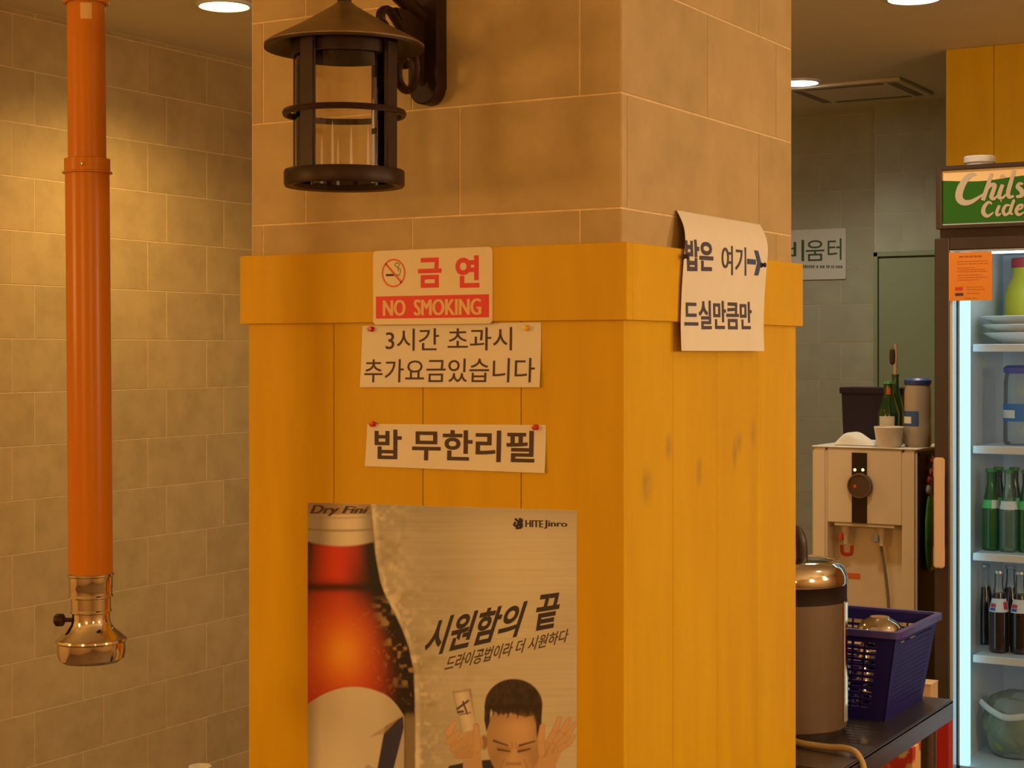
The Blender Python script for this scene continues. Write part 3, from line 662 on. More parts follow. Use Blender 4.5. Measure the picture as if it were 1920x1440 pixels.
    # can in the left hand
    can = poly([(848, 1299), (853, 1294), (877, 1291), (883, 1294), (894, 1366), (866, 1374)], 1.0)
    kx = (PXs - (848 + (PYs - 1296) * 0.22)) / 36.0; over(can, (0.62 + 0.16 * np.exp(-((kx - 0.45) / 0.22) ** 2) - 0.38 * ss(0.78, 1.0, kx) - 0.2 * ss(0.15, 0, kx))[..., None] * np.array([1, 0.94, 0.84]))
    over(cap((850, 1298), (881, 1293), 2.2) * 0.8, (0.36, 0.30, 0.22)); over(can * cap((856, 1330), (878, 1314), 2.0) , (0.08, 0.06, 0.09)); over(can * cap((853, 1336), (868, 1334), 2.2), (0.08, 0.06, 0.09)); over(can * cap((868, 1316), (876, 1338), 1.8), (0.08, 0.06, 0.09)); over(can * cap((862, 1340), (882, 1336), 1.2), (0.2, 0.16, 0.15))
    over(cap((884, 1394), (876, 1408), 22, 18), skin * 0.95)
    for i, (p0, p1, p2) in enumerate((((862, 1392), (840, 1374), (852, 1356)), ((868, 1400), (842, 1390), (862, 1372)), ((874, 1408), (850, 1404), (872, 1388)), ((880, 1414), (860, 1416), (880, 1400)))):
        over(cap(p0, p1, 7.5, 7.0), (skd * 0.45 + skin * 0.5)); over(cap(p0, p1, 6.2, 5.8), skin * (1.02 - 0.06 * i)); over(cap(p1, p2, 6.6, 5.2), (skd * 0.45 + skin * 0.5)); over(cap(p1, p2, 5.6, 4.4), skin * (1.04 - 0.06 * i))
    over(cap((895, 1404), (893, 1362), 8, 5.5), (skd * 0.5 + skin * 0.45)); over(cap((895, 1404), (893, 1363), 6.8, 4.5), skin)
    # open right hand
    over(poly([(1006, 1450), (1012, 1410), (1022, 1388), (1046, 1378), (1058, 1392), (1050, 1416), (1036, 1450)], 2), skin * 0.97)
    for p0, p1, p2, r in (((1016, 1412), (1014, 1386), (1017, 1362), 6.5), ((1032, 1388), (1042, 1368), (1049, 1347), 5.6), ((1042, 1390), (1056, 1370), (1067, 1349), 5.4), ((1048, 1396), (1065, 1378), (1078, 1357), 5.0), ((1050, 1404), (1066, 1394), (1077, 1380), 4.4)):
        over(cap(p0, p1, r + 1.2, r + 0.6), (skd * 0.45 + skin * 0.5)); over(cap(p0, p1, r, r - 0.6), skin * 1.03); over(cap(p1, p2, r + 0.5, r - 1.2), (skd * 0.45 + skin * 0.5)); over(cap(p1, p2, r - 0.6, r - 2.2), skin * 1.05)
    over(cap((1022, 1418), (1030, 1398), 2, 1, 2) * 0.5, skd); over(cap((1036, 1412), (1040, 1400), 2, 1, 2) * 0.4, skd)
    img = np.clip(img, 0.004, 0.9)
    verts = np.stack([Xw - ox, np.full_like(Xw, -0.0015), Zw - oz], -1).reshape(-1, 3)
    idx = np.arange((nx + 1) * (nz + 1)).reshape(nx + 1, nz + 1)
    q = np.stack([idx[:-1, :-1], idx[1:, :-1], idx[1:, 1:], idx[:-1, 1:]], -1).reshape(-1, 4)
    me = bpy.data.meshes.new('mesh'); me.vertices.add(len(verts)); me.vertices.foreach_set('co', verts.ravel())
    me.loops.add(q.size); me.loops.foreach_set('vertex_index', q.ravel().astype(np.int32)); me.polygons.add(len(q)); me.polygons.foreach_set('loop_start', np.arange(0, q.size, 4, dtype=np.int32)); me.update(calc_edges=True)
    ca = me.color_attributes.new('print', 'FLOAT_COLOR', 'POINT'); ca.data.foreach_set('color', np.concatenate([img.reshape(-1, 3), np.ones((len(verts), 1))], 1).ravel().astype(np.float32))
    m = bpy.data.materials.new('poster_print'); m.use_nodes = True; at = m.node_tree.nodes.new('ShaderNodeAttribute'); at.attribute_name = 'print'
    b = m.node_tree.nodes['Principled BSDF']; b.inputs['Roughness'].default_value = 0.5; m.node_tree.links.new(at.outputs['Color'], b.inputs['Base Color'])
    link('printed_face', me, m, t)
    link('sheet', prism([(0, 0), (x1 - x0, ztop1 - ztop0), (x1 - x0, ztop1 - ztop0 + H), (0, H)], -0.0013, -0.0002), m_paper, t)
    def pf(r, y=-0.0020):
        k = [pix(px, py, Y=Yp) for px, py in r]; return quad(*[(v.x - ox, v.z - oz) for v in (k[2], k[3], k[0], k[1])], y)
    mi = M('poster_ink', (0.035, 0.028, 0.034), 0.55); mb = M('poster_brown', (0.10, 0.065, 0.05), 0.55)
    lettering('lettering', '시원함의', t, pf([(808, 1160), (990, 1126), (792, 1234), (976, 1192)]), mi, bold=0.028, shear=0.15)
    lettering('lettering', '끝', t, pf([(1010, 1116), (1054, 1110), (1000, 1184), (1042, 1176)]), mi, bold=0.026)
    lettering('lettering', '드라이공법이라 더 시원하다', t, pf([(840, 1230), (1068, 1178), (832, 1260), (1064, 1203)]), mb, bold=0.014, shear=0.12)
    lettering('lettering', 'HITE', t, pf([(985, 975), (1019, 976), (985, 988), (1019, 989)]), mi, heavy=0.02)
    lettering('lettering', 'Jinro', t, pf([(1020, 975), (1064, 977), (1020, 991), (1064, 991)]), mi, heavy=0.016)
    lettering('lettering', 'Dry Fini', t, pf([(583, 946.5), (693, 950), (581, 968), (689, 966)]), m_ink, shear=0.25, heavy=0.012)
    # two-curl emblem beside the maker's name
    e = bmesh.new(); 
    for pts in ([(966, 973), (972, 978), (970, 986), (964, 984), (967, 979)], [(975, 971), (976, 979), (979, 984), (977, 989), (968, 990)], [(979, 973), (978, 980), (974, 986)]):
        ww = [pix(px, py, Y=Yp) for px, py in pts]; add_tube(e, smooth_path([(v.x - ox, -0.0018, v.z - oz) for v in ww], 4), 0.0021, 6, flat=1.0)
    link('emblem', bm_mesh(e), mi, t)
build_poster()
#@@REST
# ================================================================== sign, far back wall
sa = pix(1440, 428, Y=YB); sb = pix(1587, 523, Y=YB)
t = thing('wall_sign', 'white sign with green Korean letters on the far back wall', 'sign', (sb.x, YB - 0.0015, sb.z))
g0 = pix(1587, 428, Y=YB).z - sb.z
link('board', prism(rrect(sa.x - sb.x, 0, 0, g0, 0.004, 2), -0.008, 0), M('pale_sign_board', (0.66, 0.70, 0.66), 0.5), t)
m_green = M('green_letters', (0.035, 0.11, 0.045), 0.6)
for ch, (a, b, c, d) in (('비', (1470, 1509, 450, 491)), ('움', (1512, 1547, 450, 490)), ('터', (1553, 1579, 447, 488))):
    p0 = pix(a, d, Y=YB); p1 = pix(b, c, Y=YB)
    lettering('lettering', ch, t, flat(p0.x - sb.x, p1.x - sb.x, p0.z - sb.z, p1.z - sb.z, -0.0085), m_green, bold=0.004)
bm = bmesh.new(); rr = random.Random(5); px = 1450
while px < 1577:
    wd = rr.uniform(2.2, 4.2); q0 = pix(px, 503, Y=YB); q1 = pix(px + wd, 498 - rr.random(), Y=YB)
    add_box(bm, (q0.x - sb.x, -0.0087, q0.z - sb.z), (q1.x - sb.x, -0.0083, q1.z - sb.z)); px += wd + rr.choice((0.9, 0.9, 0.9, 3.2))
link('small_print', bm_mesh(bm), M('grey_letters', (0.16, 0.17, 0.16), 0.6), t)

# ================================================================== drinks refrigerator
FX0, FX1, FY, FB = -0.214, 0.50, 2.60, 3.25
t = thing('drinks_refrigerator', 'tall glass-door drinks refrigerator with green header sign and lit interior', 'refrigerator', (0.14, FY, FL))
fz = lambda z: z - FL
fl = lambda x, y, z: (x - 0.14, y - FY, fz(z))
bm = bmesh.new()
for lo, hi in (((FX0 + 0.01, FY + 0.05, FL + 0.09), (FX0 + 0.058, FB, 1.915)), ((FX1 - 0.055, FY + 0.05, FL + 0.09), (FX1 - 0.005, FB, 1.915)), ((FX0 + 0.058, FB - 0.05, FL + 0.09), (FX1 - 0.055, FB, 1.915)),
               ((FX0 + 0.058, FY + 0.05, 1.885), (FX1 - 0.055, FB - 0.05, 1.915)), ((FX0 + 0.01, FY + 0.05, FL), (FX1 - 0.005, FB, FL + 0.09))):
    add_box(bm, fl(*lo), fl(*hi), 0.003)
link('cabinet', bm_mesh(bm), m_fridge, t)
m_inner = M('fridge_inner_white', (0.70, 0.76, 0.82), 0.4)
bm = bmesh.new()
for lo, hi in (((-0.1555, 2.656, 0.2), (-0.1500, 3.199, 1.884)), ((0.440, 2.656, 0.2), (0.4445, 3.199, 1.884)), ((-0.1500, 3.193, 0.2), (0.440, 3.199, 1.884)), ((-0.1500, 2.656, 1.880), (0.440, 3.193, 1.8845)), ((-0.1555, 2.656, 0.2), (0.4445, 3.199, 0.250))):
    add_box(bm, fl(*lo), fl(*hi))
link('inner_liner', bm_mesh(bm), m_inner, t)
dz0, dz1 = 0.17, 1.906
bm = bmesh.new()
for lo, hi in (((FX0, FY, dz0), (FX0 + 0.047, FY + 0.045, dz1)), ((FX1 - 0.047, FY, dz0), (FX1, FY + 0.045, dz1)), ((FX0 + 0.047, FY, 1.868), (FX1 - 0.047, FY + 0.045, dz1)), ((FX0 + 0.047, FY, dz0), (FX1 - 0.047, FY + 0.045, 0.225))):
    add_box(bm, fl(*lo), fl(*hi), 0.003)
df = link('door_frame', bm_mesh(bm, 35), m_fridge, t)
bm = bmesh.new(); gx = FX0 + 0.047
for lo, hi in (((gx, FY + 0.004, 0.225), (gx + 0.011, FY + 0.04, 1.868)), ((FX1 - 0.058, FY + 0.004, 0.225), (FX1 - 0.047, FY + 0.04, 1.868)), ((gx + 0.011, FY + 0.004, 1.862), (FX1 - 0.058, FY + 0.04, 1.868)), ((gx + 0.011, FY + 0.004, 0.225), (FX1 - 0.058, FY + 0.04, 0.231))):
    add_box(bm, fl(*lo), fl(*hi), 0.001)
link('glass_edging', bm_mesh(bm, 35), M('aluminium_edging', (0.55, 0.62, 0.72), 0.35, 0.4), df)
link('door_glass', box(fl(gx + 0.011, FY + 0.012, 0.231), fl(FX1 - 0.058, FY + 0.015, 1.862)), glass('door_pane', (0.93, 0.97, 0.98), 1.18), df)
hp0 = pix(1750, 858, Y=FY - 0.035); hp1 = pix(1768, 1066, Y=FY - 0.035)
hd = link('door_handle', box(fl(hp0.x, FY - 0.035, hp1.z), fl(hp1.x, FY - 0.012, hp0.z), 0.004, 2), M('beige_handle', (0.72, 0.52, 0.33), 0.4), df)
for z in (hp1.z + 0.035, hp0.z - 0.035): link('handle_mount', box(fl(hp0.x - 0.006, FY - 0.018, z - 0.03), fl(hp1.x - 0.004, FY + 0.003, z + 0.03), 0.003), MATS['beige_handle'], hd)
# header
link('header_neck', box(fl(FX0 + 0.012, FY + 0.02, 1.905), fl(FX1 - 0.012, FY + 0.25, 1.936), 0.002), m_fridge, t)
hx0 = FX0 + 0.006
hdr = link('header_box', box(fl(hx0, FY + 0.012, 1.934), fl(FX1 - 0.006, FY + 0.26, 2.131), 0.004), m_fridge, t)
bm = bmesh.new()
for lo, hi in (((hx0, FY - 0.004, 1.934), (hx0 + 0.017, FY + 0.012, 2.131)), ((FX1 - 0.023, FY - 0.004, 1.934), (FX1 - 0.006, FY + 0.012, 2.131)), ((hx0 + 0.017, FY - 0.004, 2.117), (FX1 - 0.023, FY + 0.012, 2.131)), ((hx0 + 0.017, FY - 0.004, 1.934), (FX1 - 0.023, FY + 0.012, 1.946))):
    add_box(bm, fl(*lo), fl(*hi), 0.002)
link('header_frame', bm_mesh(bm, 35), m_fridge, t)
panel = link('header_panel', box(fl(hx0 + 0.017, FY + 0.006, 1.946), fl(FX1 - 0.023, FY + 0.0115, 2.117)), M('header_green', (0.035, 0.17, 0.022), 0.12, noise=(3, (0.028, 0.14, 0.018), (1, 1, 1), 0.3, 0.7)), t)
link('header_lining', box(fl(hx0 + 0.017, FY + 0.004, 1.946), fl(FX1 - 0.023, FY + 0.0055, 1.950)), MATS['aluminium_edging'], t)
def zf(px, a, b):
    k = (px - 1768) / 152.0; return a + (b - a) * k
# top band of the sign: a reflection painted in cream, wavy lower edge
bm = bmesh.new(); n = 24; xs = [hx0 + 0.017 + (FX1 - 0.023 - hx0 - 0.017) * i / n for i in range(n + 1)]
lowz = [2.083 + 0.012 * max(0, (x + 0.05) / 0.5) + 0.004 * math.sin(x * 21) for x in xs]
T = [bm.verts.new(fl(x, FY + 0.0057, 2.1165)) for x in xs]; Bv = [bm.verts.new(fl(x, FY + 0.0057, z)) for x, z in zip(xs, lowz)]
for i in range(n): bm.faces.new((T[i], T[i + 1], Bv[i + 1], Bv[i]))
link('header_reflection', bm_mesh(bm), M('reflection_cream', (0.92, 0.68, 0.36), 0.25), panel)
# brush lettering drawn as strokes of changing width (units: pixels of the sign)
def strokes(name, paths, parent, mat, org, sc, yy, fat=1.3, vs=0.87, hs=0.90):
    bm = bmesh.new()
    for pk, path in enumerate(paths):
        pts = smooth_path([(x, 0, -y) for x, y, _ in path], 7); ws = smooth_path([(w_, 0, 0) for _, _, w_ in path], 7)
        L_, R2 = [], []
        for i, p in enumerate(pts):
            a = pts[max(i - 1, 0)]; b = pts[min(i + 1, len(pts) - 1)]; d = (b - a); d = d / max(1e-6, d.length); nn = Vector((-d.z, 0, d.x)) * ws[i].x * 0.5 * fat
            for lst, q in ((L_, p + nn), (R2, p - nn)): lst.append(bm.verts.new(fl(org[0] + q.x * sc * hs, yy - 0.00012 * pk - 0.000012 * i, org[1] + q.z * sc * vs)))
        for i in range(len(pts) - 1): bm.faces.new((L_[i], L_[i + 1], R2[i + 1], R2[i]))
    link(name, bm_mesh(bm), mat, parent)
S = 5.2 / 3139 * 1.10
m_hl = M('header_lettering', (0.58, 0.50, 0.40), 0.3)
org = (pix(1768, 320, Y=FY).x, pix(1768, 320, Y=FY).z)
chils = [[(63, 12, 3), (55, 10, 8), (44, 18, 11), (33, 36, 14), (30, 54, 14), (38, 64, 12), (52, 64, 9), (70, 54, 5), (80, 46, 3)],       # C
         [(92, 10, 6), (84, 34, 8), (75, 62, 8)], [(80, 44, 5), (90, 33, 7), (97, 34, 8), (94, 46, 8), (91, 56, 8), (96, 60, 6), (102, 54, 3)],   # h
         [(112, 33, 7), (106, 50, 8), (106, 58, 7), (113, 58, 5), (118, 52, 3)], [(107, 20, 2), (112, 15, 4), (117, 20, 2)],     # i
         [(134, 6, 6), (127, 30, 8), (122, 50, 8), (125, 58, 7), (133, 56, 4)],                                        # l
         [(150, 34, 4), (143, 33, 6), (140, 39, 8), (147, 47, 9), (147, 56, 8), (137, 58, 5)],                                    # s
         [(160, 33, 7), (155, 50, 8), (158, 58, 7), (168, 52, 5), (174, 33, 7), (169, 54, 8), (176, 58, 4)],                     # u
         [(188, 33, 7), (182, 60, 8)], [(185, 44, 5), (195, 33, 7), (201, 36, 8), (196, 56, 8), (204, 58, 4)],                   # n
         [(226, 34, 4), (216, 33, 6), (211, 46, 8), (218, 56, 6), (227, 44, 5), (230, 33, 7), (222, 66, 8), (210, 76, 5)]]       # g
cider = [[(92, 70, 3), (86, 66, 6), (78, 74, 8), (76, 86, 9), (84, 93, 7), (95, 86, 3)], [(106, 73, 6), (101, 86, 7), (103, 92, 6), (109, 89, 3)], [(108, 65, 4), (110, 64, 4)],
         [(126, 74, 3), (118, 74, 6), (113, 84, 7), (117, 92, 6), (125, 86, 5), (133, 64, 6), (126, 86, 7), (131, 92, 3)],
         [(138, 84, 3), (147, 80, 5), (148, 74, 5), (141, 76, 6), (137, 86, 7), (142, 93, 6), (152, 88, 3)], [(160, 74, 6), (155, 92, 7)], [(158, 82, 4), (165, 74, 6), (170, 76, 5)]]
strokes('lettering', chils, panel, m_hl, org, S, FY + 0.0050, 1.0); strokes('lettering', cider, panel, m_hl, org, S, FY + 0.0050, 0.9)
# shelves, glowing parts
SH = [1.573, 1.252, 0.914, 0.592]
shx = pix(1824, 900, Y=2.70).x
for z in SH:
    bm = bmesh.new(); add_box(bm, fl(shx, 2.70, z - 0.022), fl(0.436, 2.716, z + 0.002), 0.002)
    add_box(bm, fl(shx, 2.716, z - 0.010), fl(0.436, 3.19, z), 0.001)
    link('shelf', bm_mesh(bm, 35), M('shelf_white', (0.80, 0.84, 0.90), 0.35), t)
link('glow_strip', box(fl(-0.1495, 2.657, 0.252), fl(pix(1820, 900, Y=2.672).x, 2.672, 1.878), 0.002), M('cyan_glow', (0.8, 0.95, 1), 0.5, emit=((0.46, 1.0, 1.12), 1.1)), t)  # strip with an even pale cyan glow
link('added_lamp_tube', tube([fl(-0.10, 2.685, 1.868), fl(0.40, 2.685, 1.868)], 0.010, 12), M('led_tube', (1, 1, 1), 0.5, emit=((0.72, 0.92, 1.0), 9)), t)  # unseen tube added behind the top rail to brighten the contents
link('lamp_post', box(fl(0.40, 2.658, 0.252), fl(0.438, 2.672, 1.86), 0.002), M('led_post', (1, 1, 1), 0.5, emit=((0.72, 0.92, 1.0), 2.5)), t)

# notice stuck on the refrigerator door
oa = pix(1779, 475, Y=FY - 0.001); ob = pix(1860, 563, Y=FY - 0.001)
t = thing('orange_notice', 'orange printed notice stuck on the refrigerator door glass', 'notice', (oa.x, FY - 0.0012, ob.z))
W_, H_ = ob.x - oa.x, oa.z - ob.z + 0.002
link('sheet', box((0, -0.0008, 0), (W_, 0, H_)), M('orange_paper', (0.80, 0.27, 0.022), 0.6, noise=(9, (0.76, 0.25, 0.02), (1, 1, 1), 0.3, 0.7)), t)
m_oi = M('orange_ink', (0.42, 0.11, 0.012), 0.6)
bm = bmesh.new(); rr = random.Random(11)
def bar(x0, x1, z, h): add_box(bm, (x0 * W_, -0.0012, z * H_), (x1 * W_, -0.0007, (z + h) * H_))
for x0, x1 in ((0.24, 0.35), (0.37, 0.46), (0.48, 0.56), (0.58, 0.66), (0.68, 0.77)): bar(x0, x1, 0.89, 0.035)
for z, x0, x1 in ((0.80, 0.2, 0.9), (0.75, 0.2, 0.93), (0.67, 0.2, 0.6), (0.63, 0.22, 0.85), (0.59, 0.2, 0.9), (0.52, 0.2, 0.8), (0.47, 0.22, 0.9), (0.42, 0.2, 0.7), (0.27, 0.42, 0.8), (0.22, 0.42, 0.84), (0.14, 0.42, 0.72), (0.04, 0.38, 0.66)):
    x = x0
    while x < x1: k = rr.uniform(0.03, 0.09); bar(x, min(x + k, x1), z, 0.014); x += k + 0.018
link('small_print', bm_mesh(bm), m_oi, t)
bm = bmesh.new(); bar(0.15, 0.33, 0.21, 0.075); link('red_mark', bm_mesh(bm), M('notice_red', (0.60, 0.06, 0.015), 0.6), t)
bm = bmesh.new(); bar(0.15, 0.34, 0.10, 0.06); link('dark_mark', bm_mesh(bm), m_ink, t)

# white lid on top of the refrigerator
lc = pix(1837, 303, Y=2.74)
t = thing('plastic_tub', 'white round plastic tub standing on top of the refrigerator', 'tub', (lc.x, 2.74, 2.131))
link('tub_wall', lathe([(0.0, 0), (0.040, 0), (0.044, 0.020), (0.0, 0.020)], 36), m_white, t)
link('lid', lathe([(0.047, 0.018), (0.049, 0.020), (0.049, 0.036), (0.046, 0.040), (0.0, 0.041)], 36), m_white, t)

# ------------------------------------------------------------------ what stands in the refrigerator
m_plate = M('white_melamine', (0.80, 0.78, 0.72), 0.3)
for i in range(3):
    t = thing('oval_plate', ('lowest', 'middle', 'topmost')[i] + ' white oval plate of the stack on the top refrigerator shelf', 'plate', (0.062 - 0.004 * i, 2.86, SH[0] + 0.001 + 0.0265 * i), 0, 'stacked oval plates')
    me = lathe([(0.0, 0.003), (0.10, 0.0), (0.125, 0.004), (0.165, 0.022), (0.186, 0.033), (0.19, 0.036), (0.186, 0.038), (0.16, 0.027), (0.12, 0.009), (0.0, 0.008)], 48)
    for v in me.vertices: v.co.y *= 0.68
    link('dish', me, m_plate, t)
jl = pix(1885, 550, Y=3.09); 
t = thing('yellow_jar', 'yellow plastic jar with red lid behind the oval plates', 'jar', (jl.x + 0.068, 3.09, SH[0]))
link('jar_body', lathe([(0.0, 0), (0.064, 0), (0.068, 0.01), (0.068, 0.165), (0.060, 0.195), (0.044, 0.225), (0.042, 0.262), (0.0, 0.262)], 36), M('yellow_plastic', (0.70, 0.62, 0.03), 0.35), t)
link('lid', lathe([(0.046, 0.258), (0.047, 0.26), (0.047, 0.287), (0.044, 0.29), (0.0, 0.29)], 36), M('red_plastic', (0.55, 0.04, 0.05), 0.4), t)
pl = pix(1882, 760, Y=2.87)
m_clear = glass('clear_plastic', (0.80, 0.86, 0.90), 1.3, 0.05, 0.25, (0.6, 0.68, 0.76))
def pitcher(loc, r, h, lidcol, labcol, label, a0, a1, clear):
    t = thing('water_pitcher', label, 'pitcher', loc)
    link('pitcher_body', lathe([(0.0, 0.0), (r * 0.9, 0.0), (r, 0.008), (r, h * 0.30), (r * 0.94, h * 0.36), (r * 0.98, h * 0.45), (r * 0.98, h * 0.80), (r * 0.90, h * 0.90), (r * 0.86, h * 0.93)], 36), clear, t)
    link('lid', lathe([(r * 0.90, h * 0.90), (r * 0.98, h * 0.91), (r * 1.0, h * 0.97), (r * 0.8, h), (0, h * 1.005)], 36), lidcol, t)
    lb = link('label_band', lathe([(r * 1.012, h * 0.30), (r * 1.0, h * 0.52)], 20, a0=a0, a1=a1), labcol, t)
    link('label_swoosh', lathe([(r * 1.018, h * 0.34), (r * 1.016, h * 0.44)], 8, a0=a0 + (a1 - a0) * 0.35, a1=a0 + (a1 - a0) * 0.75), m_paper, lb)
pitcher((pl.x + 0.056, 2.87, SH[1]), 0.056, 0.255, M('violet_lid', (0.10, 0.10, 0.42), 0.4), M('blue_label', (0.04, 0.18, 0.50), 0.5), 'clear water bottle with violet lid and blue label on the second refrigerator shelf', R_(150), R_(300), m_clear)
def bottle(name, label, cat, loc, h, r, mat, capmat, labels, group=None, neckmat=None, rot=0):
    t = thing(name, label, cat, loc, rot, group)
    nk = 0.44 * r
    prof = [(0.0, 0.004), (r * 0.85, 0.0), (r, 0.006), (r, h * 0.46), (r * 0.97, h * 0.52), (r * 0.80, h * 0.61), (r * 0.60, h * 0.72), (nk, h * 0.82), (nk, h * 0.955), (nk * 1.12, h * 0.96), (nk * 1.12, h * 0.985), (0, h * 0.985)]
    if neckmat:
        k = 7; link('bottle_body', lathe(prof[:k + 0], 28), mat, t); link('neck', lathe(prof[k - 1:], 28), neckmat, t)
    else: link('bottle_body', lathe(prof, 28), mat, t)
    if capmat: link('cap', lathe([(nk * 1.15, h * 0.955), (nk * 1.35, h * 0.962), (nk * 1.2, h * 0.995), (0, h)], 20), capmat, t)
    for (z0, z1, lm, f) in labels:
        rr_ = lambda z: np.interp(z, [q[1] / h for q in prof[1:9]], [q[0] for q in prof[1:9]]) * 1.02
        zs = np.linspace(z0, z1, 4)
        link('label_band', lathe([(float(rr_(z)), float(z) * h) for z in zs], 24, a0=f[0], a1=f[1]), lm, t)
    return t
m_gg = glass('green_glass', (0.30, 0.62, 0.36), 1.45, 0.03, 0.42, (0.05, 0.22, 0.06)); m_gd = M('dark_green_glass', (0.012, 0.045, 0.012), 0.08, spec=0.7)
m_gc = glass('pale_green_glass', (0.70, 0.90, 0.80), 1.45, 0.03, 0.22, (0.35, 0.55, 0.45))
m_cap_g = M('green_cap', (0.06, 0.28, 0.07), 0.35, 0.3); m_lw = M('label_white', (0.75, 0.80, 0.80), 0.5); m_lg = M('label_bright_green', (0.10, 0.62, 0.16), 0.5)
m_cola = M('cola', (0.022, 0.010, 0.008), 0.10, spec=0.7); m_lred = M('label_red', (0.62, 0.03, 0.03), 0.5); m_lblue = M('label_blue', (0.03, 0.10, 0.45), 0.5); m_capb = M('cap_steel', (0.5, 0.5, 0.52), 0.3, 0.8)
FACE = (R_(-150), R_(30)); FA = (R_(-150), R_(-70)); FBk = (R_(-70), R_(20))
spots = [(1858, 2.82, m_gg, 'green glass cider bottle nearest the bright side of the third refrigerator shelf', m_lg), (1891, 2.80, m_gc, 'clearer green cider bottle with white neck label, second on the third shelf', m_lw), (1925, 2.82, m_gg, 'green cider bottle cut by the picture edge, third shelf', m_lg)]
for px, y, mt, lb, lm in spots:
    q = pix(px, 1000, Y=y); bottle('cider_bottle', lb, 'bottle', (q.x, y, SH[2]), 0.262, 0.029, mt, m_cap_g, [(0.52, 0.62, lm, FA), (0.52, 0.62, m_lw, FBk)], 'cider bottles on the third shelf')
for px, y, lb in ((1872, 2.93, 'dark green cider bottle in the second row, third shelf'), (1902, 2.93, 'dark green cider bottle behind the clearer one, third shelf')):
    q = pix(px, 1000, Y=y); bottle('cider_bottle', lb, 'bottle', (q.x, y, SH[2]), 0.262, 0.029, m_gd, m_cap_g, [(0.52, 0.62, m_lg, FACE)], 'cider bottles on the third shelf')
m_clg = glass('clear_glass', (0.86, 0.90, 0.92), 1.45, 0.03, 0.15, (0.6, 0.65, 0.68))
for px, y, lb in ((1873, 2.80, 'glass cola bottle with white and red label, first on the fourth refrigerator shelf'), (1913, 2.81, 'glass cola bottle at the picture edge, fourth refrigerator shelf'), (1846, 2.93, 'dark cola bottle standing behind, nearest the bright wall, fourth shelf'), (1895, 2.94, 'cola bottle in the second row, fourth shelf')):
    q = pix(px, 1180, Y=y); t = bottle('cola_bottle', lb, 'bottle', (q.x, y, SH[3]), 0.262, 0.031, m_cola, m_capb, [(0.50, 0.66, m_lw, FACE), (0.555, 0.60, m_lred, (R_(-140), R_(-95))), (0.515, 0.55, m_lblue, (R_(-138), R_(-97))), (0.53, 0.62, m_lred, (R_(-45), R_(-10)))] if y < 2.9 else [], 'cola bottles on the fourth shelf', neckmat=m_clg)
# bag of greens
bp_ = pix(1905, 1350, Y=2.86)
t = thing('vegetable_bag', 'clear plastic bag of green vegetables on the refrigerator floor', 'bag', (bp_.x, 2.86, 0.251))
def blob(seed, rx, ry, rz, amp, cz, sub=3):
    bm = bmesh.new(); bmesh.ops.create_icosphere(bm, subdivisions=sub, radius=1); r = random.Random(seed); ph = [r.uniform(0, 6) for _ in range(6)]
    for v in bm.verts:
        k = 1 + amp * (math.sin(4 * v.co.x + ph[0]) * math.sin(5 * v.co.y + ph[1]) + 0.6 * math.sin(9 * v.co.z + ph[2] + 4 * v.co.x) + 0.4 * math.sin(13 * v.co.y + ph[3]))
        v.co = Vector((v.co.x * rx * k, v.co.y * ry * k, max(v.co.z * rz * k, -rz * 0.85) + cz))
    return bm_mesh(bm, 80)
link('clear_film', blob(1, 0.105, 0.085, 0.115, 0.05, 0.10, 4), glass('bag_film', (0.80, 0.86, 0.84), 1.3, 0.15, 0.30, (0.62, 0.68, 0.62)), t)
m_leaf = M('leaf_green', (0.16, 0.26, 0.05), 0.6, noise=(30, (0.30, 0.34, 0.12), (1, 1, 1), 0.35, 0.7))
for k in range(6):
    a = k * 1.05; o = link('vegetable', blob(20 + k, 0.042, 0.034, 0.048, 0.14, 0.045), m_leaf, t, (0.045 * math.cos(a), 0.035 * math.sin(a), 0.012 + 0.03 * (k % 2)))
link('bag_fold', tube(smooth_path([(-0.10, -0.05, 0.175), (-0.06, -0.075, 0.155), (-0.01, -0.088, 0.140), (0.05, -0.080, 0.148), (0.10, -0.05, 0.150)]), [0.011] * 33, 8, flat=0.5), M('bag_white', (0.72, 0.76, 0.74), 0.4), t)

# ================================================================== water dispenser
DX0, DX1, DY, DZ = -0.729, -0.356, 2.9, 1.222
t = thing('water_dispenser', 'cream standing water dispenser with hot and cold taps beside the refrigerator', 'water dispenser', ((DX0 + DX1) / 2, DY, FL))
DC = (DX0 + DX1) / 2
dl = lambda x, y, z: (x - DC, y - DY, z - FL)
rx0 = pix(1550, 1000, Y=DY).x; rx1 = pix(1690, 1000, Y=DY).x; zr1 = 0.967; zr0 = 0.66
m_dside = M('dispenser_dark_side', (0.032, 0.024, 0.018), 0.6, spec=0.2)
bm = bmesh.new()
add_box(bm, dl(DX0, DY, FL), dl(rx0, DY + 0.33, DZ), 0.008, 2); add_box(bm, dl(rx1, DY, FL), dl(DX1 - 0.006, DY + 0.33, DZ), 0.008, 2)
add_box(bm, dl(rx0, DY + 0.004, zr1), dl(rx1, DY + 0.33, DZ), 0.003); add_box(bm, dl(rx0, DY + 0.004, FL), dl(rx1, DY + 0.33, zr0), 0.003)
add_box(bm, dl(rx0, DY + 0.08, zr0), dl(rx1, DY + 0.33, zr1))
link('body', bm_mesh(bm, 35), m_dispenser, t)
link('side_panel', box(dl(DX1 - 0.006, DY + 0.012, FL + 0.01), dl(DX1, DY + 0.325, DZ - 0.008), 0.002), m_dside, t)
link('top_cover', box(dl(DX0 - 0.001, DY - 0.002, DZ), dl(DX1 + 0.001, DY + 0.332, DZ + 0.006), 0.003), M('dispenser_top', (0.66, 0.62, 0.52), 0.4), t)
